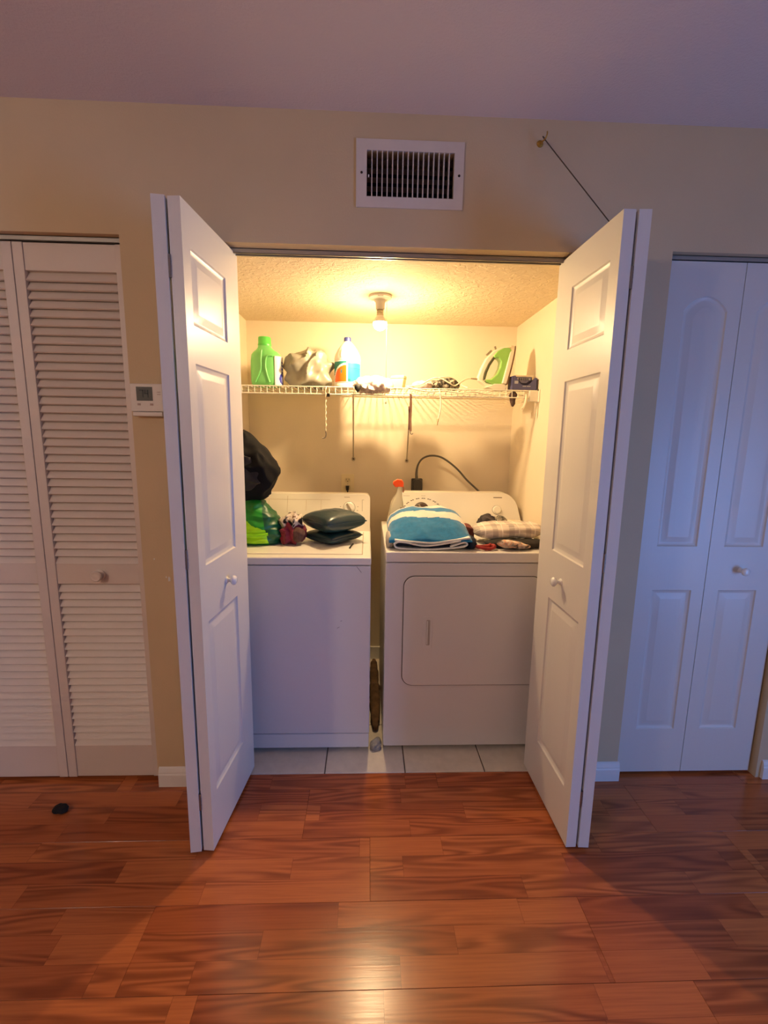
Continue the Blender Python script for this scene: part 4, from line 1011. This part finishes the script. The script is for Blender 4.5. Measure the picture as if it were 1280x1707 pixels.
# two leatherette cushions, one on the other, turned corner-on
cum = mat('cushion_teal', srgb(26, 58, 70), 0.32, var=(7, 0.25), coat=0.15)
def cushion(c, hs, th, rot, seed):
    b = B(); n = 22
    def f(u, v, s):
        x, y = 2*u-1, 2*v-1
        k = ((1-abs(x)**3.0)*(1-abs(y)**3.0))
        pin = 1-0.10*(1-abs(x)**2)*(abs(y)**4) ; pinx = 1-0.10*(1-abs(y)**2)*(abs(x)**4)
        rc = 1-0.09*(x*x*y*y)**2
        px, py = x*hs*pinx*rc, y*hs*pin*rc
        h = th*(max(0, k)**0.46)
        h += 0.006*fbm((px, py, s), 14, seed)*max(0, k)
        z = s*h
        ca, sa = math.cos(rot), math.sin(rot)
        return (c[0]+px*ca-py*sa, c[1]+px*sa+py*ca, c[2]+z)
    b.grid(lambda u, v: f(u, v, 1), n, n); b.grid(lambda u, v: f(u, v, -1), n, n)
    bmesh.ops.remove_doubles(b.bm, verts=b.bm.verts, dist=1e-4)
    return b
def seam(c, hs, rot, r=0.0028):
    ca, sa = math.cos(rot), math.sin(rot); P = []
    for k in range(40):
        t = k/10; i = int(t); q = t-i
        x, y = [(-1+2*q, -1), (1, -1+2*q), (1-2*q, 1), (-1, 1-2*q)][i]
        pin = 1-0.10*(1-abs(x)**2)*(abs(y)**4); pinx = 1-0.10*(1-abs(y)**2)*(abs(x)**4)
        rc = 1-0.09*(x*x*y*y)**2
        px, py = x*hs*pinx*rc, y*hs*pin*rc
        P.append((c[0]+px*ca-py*sa, c[1]+px*sa+py*ca, c[2]))
    b = B(); b.tube(P, r, 6, closed=True); return b
c1 = (-0.165, 0.480, WZ+0.0285)
q1 = thing('teal_cushion', 'dark teal leatherette cushion lying flat on the washer lid, the lower of two', 'cushion', (c1[0], c1[1], WZ), 'teal cushions on the washer')
obj('cover', cushion(c1, 0.111, 0.027, math.radians(47), 2), cum, q1, smooth=80); obj('piping', seam(c1, 0.111, math.radians(47)), cum, q1, smooth=60)
b = B(); b.tube(spline([(-0.065, 0.40, WZ+0.004), (-0.072, 0.36, WZ+0.0025), (-0.077, 0.318, WZ+0.0025)], 5), 0.0042, 6, flat=0.4); obj('tie', b, black_m, q1, smooth=60)
c2 = (-0.160, 0.470, WZ+0.103)
q2 = thing('teal_cushion', 'plump dark teal leatherette cushion on top, the upper of two', 'cushion', (c2[0], c2[1], WZ+0.05), 'teal cushions on the washer')
obj('cover', cushion(c2, 0.122, 0.047, math.radians(40), 5), cum, q2, smooth=80); obj('piping', seam(c2, 0.122, math.radians(40)), cum, q2, smooth=60)

# ------------------------------------------------------------------ things on the dryer
DZ = DT+0.0005
# spray bottle
sc_ = (0.150, 0.652, DZ)
sb = thing('spray_bottle', 'clear spray bottle with an orange trigger head behind the towel', 'bottle', sc_)
b = loft([(0, .034, .026, 0), (0.004, .038, .030, 0), (0.05, .038, .030, 0), (0.10, .037, .029, .002), (0.14, .030, .026, .006), (0.17, .020, .018, .010), (0.20, .014, .014, .014), (0.215, .0135, .0135, .016), (0.226, .0135, .0135, .016)], sc_, 24, 2.3)
obj('bottle_body', b, mat('bottle_clear', srgb(232, 224, 200), 0.25, trans=0.35), sb, smooth=60)
b = B(); b.prism([(sc_[0]-0.008, DZ+0.224), (sc_[0]+0.034, DZ+0.224), (sc_[0]+0.036, DZ+0.246), (sc_[0]+0.026, DZ+0.262), (sc_[0]+0.002, DZ+0.264), (sc_[0]-0.018, DZ+0.252), (sc_[0]-0.020, DZ+0.240)], sc_[1]-0.012, sc_[1]+0.012); obj('trigger_head', b, mat('trigger_orange', srgb(250, 92, 40), 0.4), sb, bevel=0.004)
b = B(); b.tube(spline([(sc_[0]+0.030, sc_[1], DZ+0.236), (sc_[0]+0.036, sc_[1], DZ+0.215), (sc_[0]+0.034, sc_[1], DZ+0.196)], 5), 0.004, 8); obj('trigger', b, mat('trigger_pale', srgb(190, 130, 100), 0.5), sb, smooth=50)
b = B(); b.box(sc_[0]+0.018, sc_[0]+0.030, sc_[1]-0.0295, sc_[1]-0.0275, DZ+0.100, DZ+0.120); obj('sticker', b, print_d, sb)

# folded striped beach towel
tb = mat('towel_blue', srgb(8, 120, 176), 0.95, var=(60, 0.16), bump=(420, 0.5, 0.004), sheen=0.4)
tw = mat('towel_white', srgb(240, 226, 214), 0.95, var=(60, 0.05), bump=(420, 0.5, 0.004), sheen=0.4)
tn = mat('towel_navy', srgb(20, 30, 52), 0.95, var=(60, 0.2)); thm = mat('towel_hem', srgb(236, 238, 236), 0.9, bump=(300, 0.4, 0.004))
tg = mat('towel_grey', srgb(176, 170, 164), 0.95, var=(50, 0.15))
tc_ = (0.272, 0.40, DZ)
to = thing('striped_towel', 'folded beach towel with blue and white stripes on the dryer', 'towel', tc_)
def towel_top(u, v):
    # u from left to right, v from the front lower edge over the top to the back
    sx = 2*u-1
    x = 0.272+0.178*sx*(1-0.04*v)
    yy = 0.212+0.40*v
    prof = math.sin(min(1, v/0.62)*PI/2)**0.85 if v < 0.62 else 1-0.55*((v-0.62)/0.38)**1.8
    side = (1-abs(sx)**3.4)
    h = 0.040+0.112*prof*(0.30+0.70*max(0, side)**0.6)
    skew = 0.010*sx*(0.4+v)
    z = DZ+h+skew*(1 if abs(sx) < 0.9 else 0.6)+0.006*fbm((x, yy, 0), 11, 3)+0.004*ridge((x*0.5, yy, 0), 16, 5)
    dip = math.exp(-((v-0.60-0.05*sx)/0.05)**2); z -= 0.010*dip*(0.6+0.4*math.sin(3*sx))
    return (x, yy-0.030*sx*(0.3+v)*0.6, z)
def stripes(u, v):
    sx = 2*u-1
    s = v+0.045*sx
    for a, c, m in ((-1, 0.30, 0), (0.30, 0.325, 1), (0.325, 0.42, 1), (0.42, 0.435, 1), (0.435, 0.60, 0), (0.60, 0.62, 1), (0.62, 0.82, 1), (0.82, 2, 0)):
        if a <= s < c: return m
    return 0
b = B(); V = b.grid(towel_top, 60, 80, stripes)
# walls down to the deck so the fold is closed
nu, nv = 60, 80
loop = [V[i][0] for i in range(nu+1)] + [V[nu][j] for j in range(1, nv+1)] + [V[i][nv] for i in range(nu-1, -1, -1)] + [V[0][j] for j in range(nv-1, 0, -1)]
low = []
for k, v in enumerate(loop):
    front = v.co.y < 0.26 and k <= nu
    sx = (v.co.x-0.272)/0.178
    low.append(b.v((0.272+(v.co.x-0.272)*1.0, v.co.y, DZ+0.040 if not front else DZ+0.034+0.004*sx)))
for k in range(len(loop)): b.face([loop[k], loop[(k+1) % len(loop)], low[(k+1) % len(loop)], low[k]], 0)
b.face(low, 1)
obj('top_fold', b, [tb, tw], to, smooth=70)
def ribbon(path, th, y0, y1):
    """thick sheet with a path in xz, pushed along y"""
    P = [Vector((x, 0, z)) for x, z in path]; b = B(); A = []
    for i, p in enumerate(P):
        t = (P[min(i+1, len(P)-1)]-P[max(i-1, 0)]).normalized(); n = Vector((-t.z, 0, t.x))
        A.append((p+n*th/2, p-n*th/2))
    rr = []
    for y in (y0, y1):
        yy = lambda q: y
        rr.append([(a.x, y, a.z) for a, _ in A]+[(c.x, y, c.z) for _, c in A[::-1]])
    m = len(rr[0]); v0 = [b.v(p) for p in rr[0]]; v1 = [b.v(p) for p in rr[1]]
    for k in range(m): b.face([v0[k], v0[(k+1) % m], v1[(k+1) % m], v1[k]])
    nn = len(A)
    for i in range(nn-1):
        for vv in (v0, v1): b.face([vv[i], vv[i+1], vv[m-2-i], vv[m-1-i]])
    return b
def p2(pts, k=6): return [(q.x, q.z) for q in spline([(x, 0, z) for x, z in pts], k)]
z_ = DZ
b = ribbon(p2([(0.40, z_+0.044), (0.30, z_+0.026), (0.235, z_+0.022), (0.17, z_+0.034), (0.135, z_+0.037), (0.118, z_+0.028), (0.124, z_+0.014), (0.16, z_+0.008), (0.26, z_+0.0052), (0.36, z_+0.012), (0.415, z_+0.020), (0.428, z_+0.030), (0.416, z_+0.037), (0.39, z_+0.030), (0.355, z_+0.018)]), 0.0062, 0.203, 0.53)
obj('lower_fold', b, thm, to, smooth=50)
b = ribbon(p2([(0.128, z_+0.026), (0.20, z_+0.020), (0.27, z_+0.0135), (0.34, z_+0.016), (0.40, z_+0.026)]), 0.0085, 0.212, 0.52)
obj('navy_layer', b, tn, to, smooth=50)
b = ribbon(p2([(0.118, z_+0.044), (0.20, z_+0.037), (0.28, z_+0.033), (0.36, z_+0.044), (0.44, z_+0.056)]), 0.007, 0.206, 0.53)
obj('hem', b, thm, to, smooth=50)
b = blob((0.100, 0.30, DZ+0.030), (0.016, 0.07, 0.030), 4, 44, 0.2, 30, 0.2, 30, 2.4, DZ); obj('left_roll', b, tg, to, smooth=70)
b = blob((0.455, 0.29, DZ+0.022), (0.022, 0.075, 0.022), 4, 47, 0.25, 40, 0.25, 40, 2.4, DZ); obj('navy_fringe', b, tn, to, smooth=70)

# clothes pile at the right
pl_m = plaid('plaid_beige', srgb(226, 212, 196), srgb(160, 146, 138), srgb(246, 238, 226), 0.075, 0.07)
def roll(x, y, z): return (x, y, z*(1-0.12*x))
b = blob((0.652, 0.385, DZ+0.058), (0.160, 0.080, 0.032), 5, 51, 0.16, 10, 0.08, 14, 3.0, DZ+0.020, lambda x, y, z: (x, y, z+0.10*x), fold=(0.22, 9, (0.5, 0.4, 0.7), 2.2))
tag(obj('plaid_shirt', b, pl_m, loc=(0.64, 0.375, DZ+0.02), smooth=70), 'rolled beige and grey plaid shirt on the dryer right of the towel', 'shirt')
b = blob((0.745, 0.565, DZ+0.035), (0.070, 0.085, 0.032), 5, 53, 0.2, 12, 0.12, 16, 2.6, DZ)
tag(obj('plaid_cloth', b, plaid('plaid_pale', srgb(222, 208, 184), srgb(186, 170, 146), srgb(240, 228, 206), 0.09, 0.09), loc=(0.735, 0.52, DZ), smooth=70), 'paler plaid cloth spread behind the rolled plaid shirt', 'cloth')
b = blob((0.590, 0.525, DZ+0.055), (0.042, 0.05, 0.046), 5, 57, 0.25, 20, 0.22, 26, 2.2, DZ+0.02)
tag(obj('charcoal_garment', b, mat('cloth_charcoal', srgb(66, 60, 62), 0.85, var=(24, 0.45)), loc=(0.595, 0.5, DZ), smooth=70), 'bunched charcoal garment behind the plaid shirt', 'clothes')
b = blob((0.658, 0.525, DZ+0.050), (0.030, 0.045, 0.042), 5, 58, 0.3, 26, 0.25, 30, 2.2, DZ+0.015)
tag(obj('grey_print_garment', b, camo, loc=(0.655, 0.5, DZ), smooth=70), 'bunched grey printed garment next to the charcoal one', 'clothes')
b = blob((0.480, 0.440, DZ+0.038), (0.022, 0.05, 0.038), 5, 61, 0.25, 24, 0.2, 28, 2.2, DZ, fold=(0.6, 30, (0.8, 0.2, 0.5), 3.0))
tag(obj('maroon_garment', b, mat('cloth_maroon', srgb(120, 62, 56), 0.85, var=(26, 0.5)), loc=(0.49, 0.44, DZ), smooth=70), 'small maroon garment wedged between towel and plaid shirt', 'clothes')
b = blob((0.668, 0.290, DZ+0.016), (0.142, 0.050, 0.017), 5, 63, 0.3, 16, 0.3, 24, 2.4, DZ)
tag(obj('dark_trousers', b, mat('cloth_dark', srgb(34, 30, 28), 0.85, var=(22, 0.6)), loc=(0.665, 0.275, DZ), smooth=70), 'dark folded garment under the front of the plaid shirt', 'clothes')
def spot():
    m = bpy.data.materials.new('cloth_orange_white'); m.use_nodes = True; g = NG(m); q = g.n['Principled BSDF']; q.inputs['Roughness'].default_value = 0.85
    tc = g.add('ShaderNodeTexCoord').outputs['Object']
    g.link(g.ramp(g.noise(g.mapping(tc, (1, 1, 2.5)), 26, 2, 0.5, 0.3), [(0.40, srgb(228, 214, 198)), (0.48, srgb(214, 150, 110)), (0.55, srgb(196, 180, 166)), (0.62, srgb(90, 74, 68))]), q.inputs['Base Color']); return m
b = blob((0.635, 0.225, DZ+0.024), (0.072, 0.018, 0.014), 5, 65, 0.3, 22, 0.25, 30, 2.3, DZ, lambda x, y, z: (x, y, z-0.55*x))
tag(obj('printed_scarf', b, spot(), loc=(0.63, 0.262, DZ), smooth=70), 'pale scarf with an orange patch lying on the dark garment', 'scarf')
b = B(); lp_ = []
for k in range(24):
    a = 2*PI*k/24; lp_.append((0.512+0.042*math.cos(a), 0.232+0.022*math.sin(a), DZ+0.0125+0.004*math.sin(2*a+1)))
b.tube(lp_, 0.0075, 8, closed=True)
b.tube(spline([(0.470, 0.240, DZ+0.012), (0.49, 0.222, DZ+0.018), (0.52, 0.226, DZ+0.016), (0.54, 0.25, DZ+0.020)], 6), 0.006, 8)
tag(obj('red_cord', b, mat('cord_red', srgb(150, 34, 30), 0.7, var=(60, 0.3)), loc=(0.512, 0.232, DZ), smooth=60), 'coiled red cord at the front edge of the dryer top', 'cord')

# ------------------------------------------------------------------ floor bits
b = blob((0.050, 0.205, 0.020), (0.022, 0.024, 0.022), 4, 71, 0.25, 30, 0.25, 40, 2.4, 0.0045)
tag(obj('lint_rag', b, mat('rag_grey', srgb(150, 146, 142), 0.95, var=(50, 0.3)), loc=(0.05, 0.205, 0.004), smooth=70), 'grey lint rag on the tiles between washer and dryer', 'rag')
b = blob((0.049, 0.66, 0.020), (0.022, 0.34, 0.026), 5, 73, 0.25, 14, 0.35, 18, 3.0, 0.0045)  # brown cover added over the gap floor, standing for debris and dim light
tag(obj('gap_floor_cover', b, mat('gap_floor_brown', srgb(96, 70, 46), 0.95, var=(18, 0.5)), loc=(0.047, 0.62, 0.004), smooth=70), 'lumpy brown cover added over the gap floor for debris and dim light, behind the grey rag', 'floor cover')
b = blob((-1.140, -0.130, 0.012), (0.028, 0.020, 0.013), 4, 75, 0.2, 40, 0.2, 50, 2.0, 0.0005)
tag(obj('lint_clump', b, mat('lint_black', srgb(30, 22, 16), 0.95, var=(60, 0.4)), loc=(-1.14, -0.13, 0.0), smooth=70), 'small dark lint clump on the floor before the louvred door', 'lint')
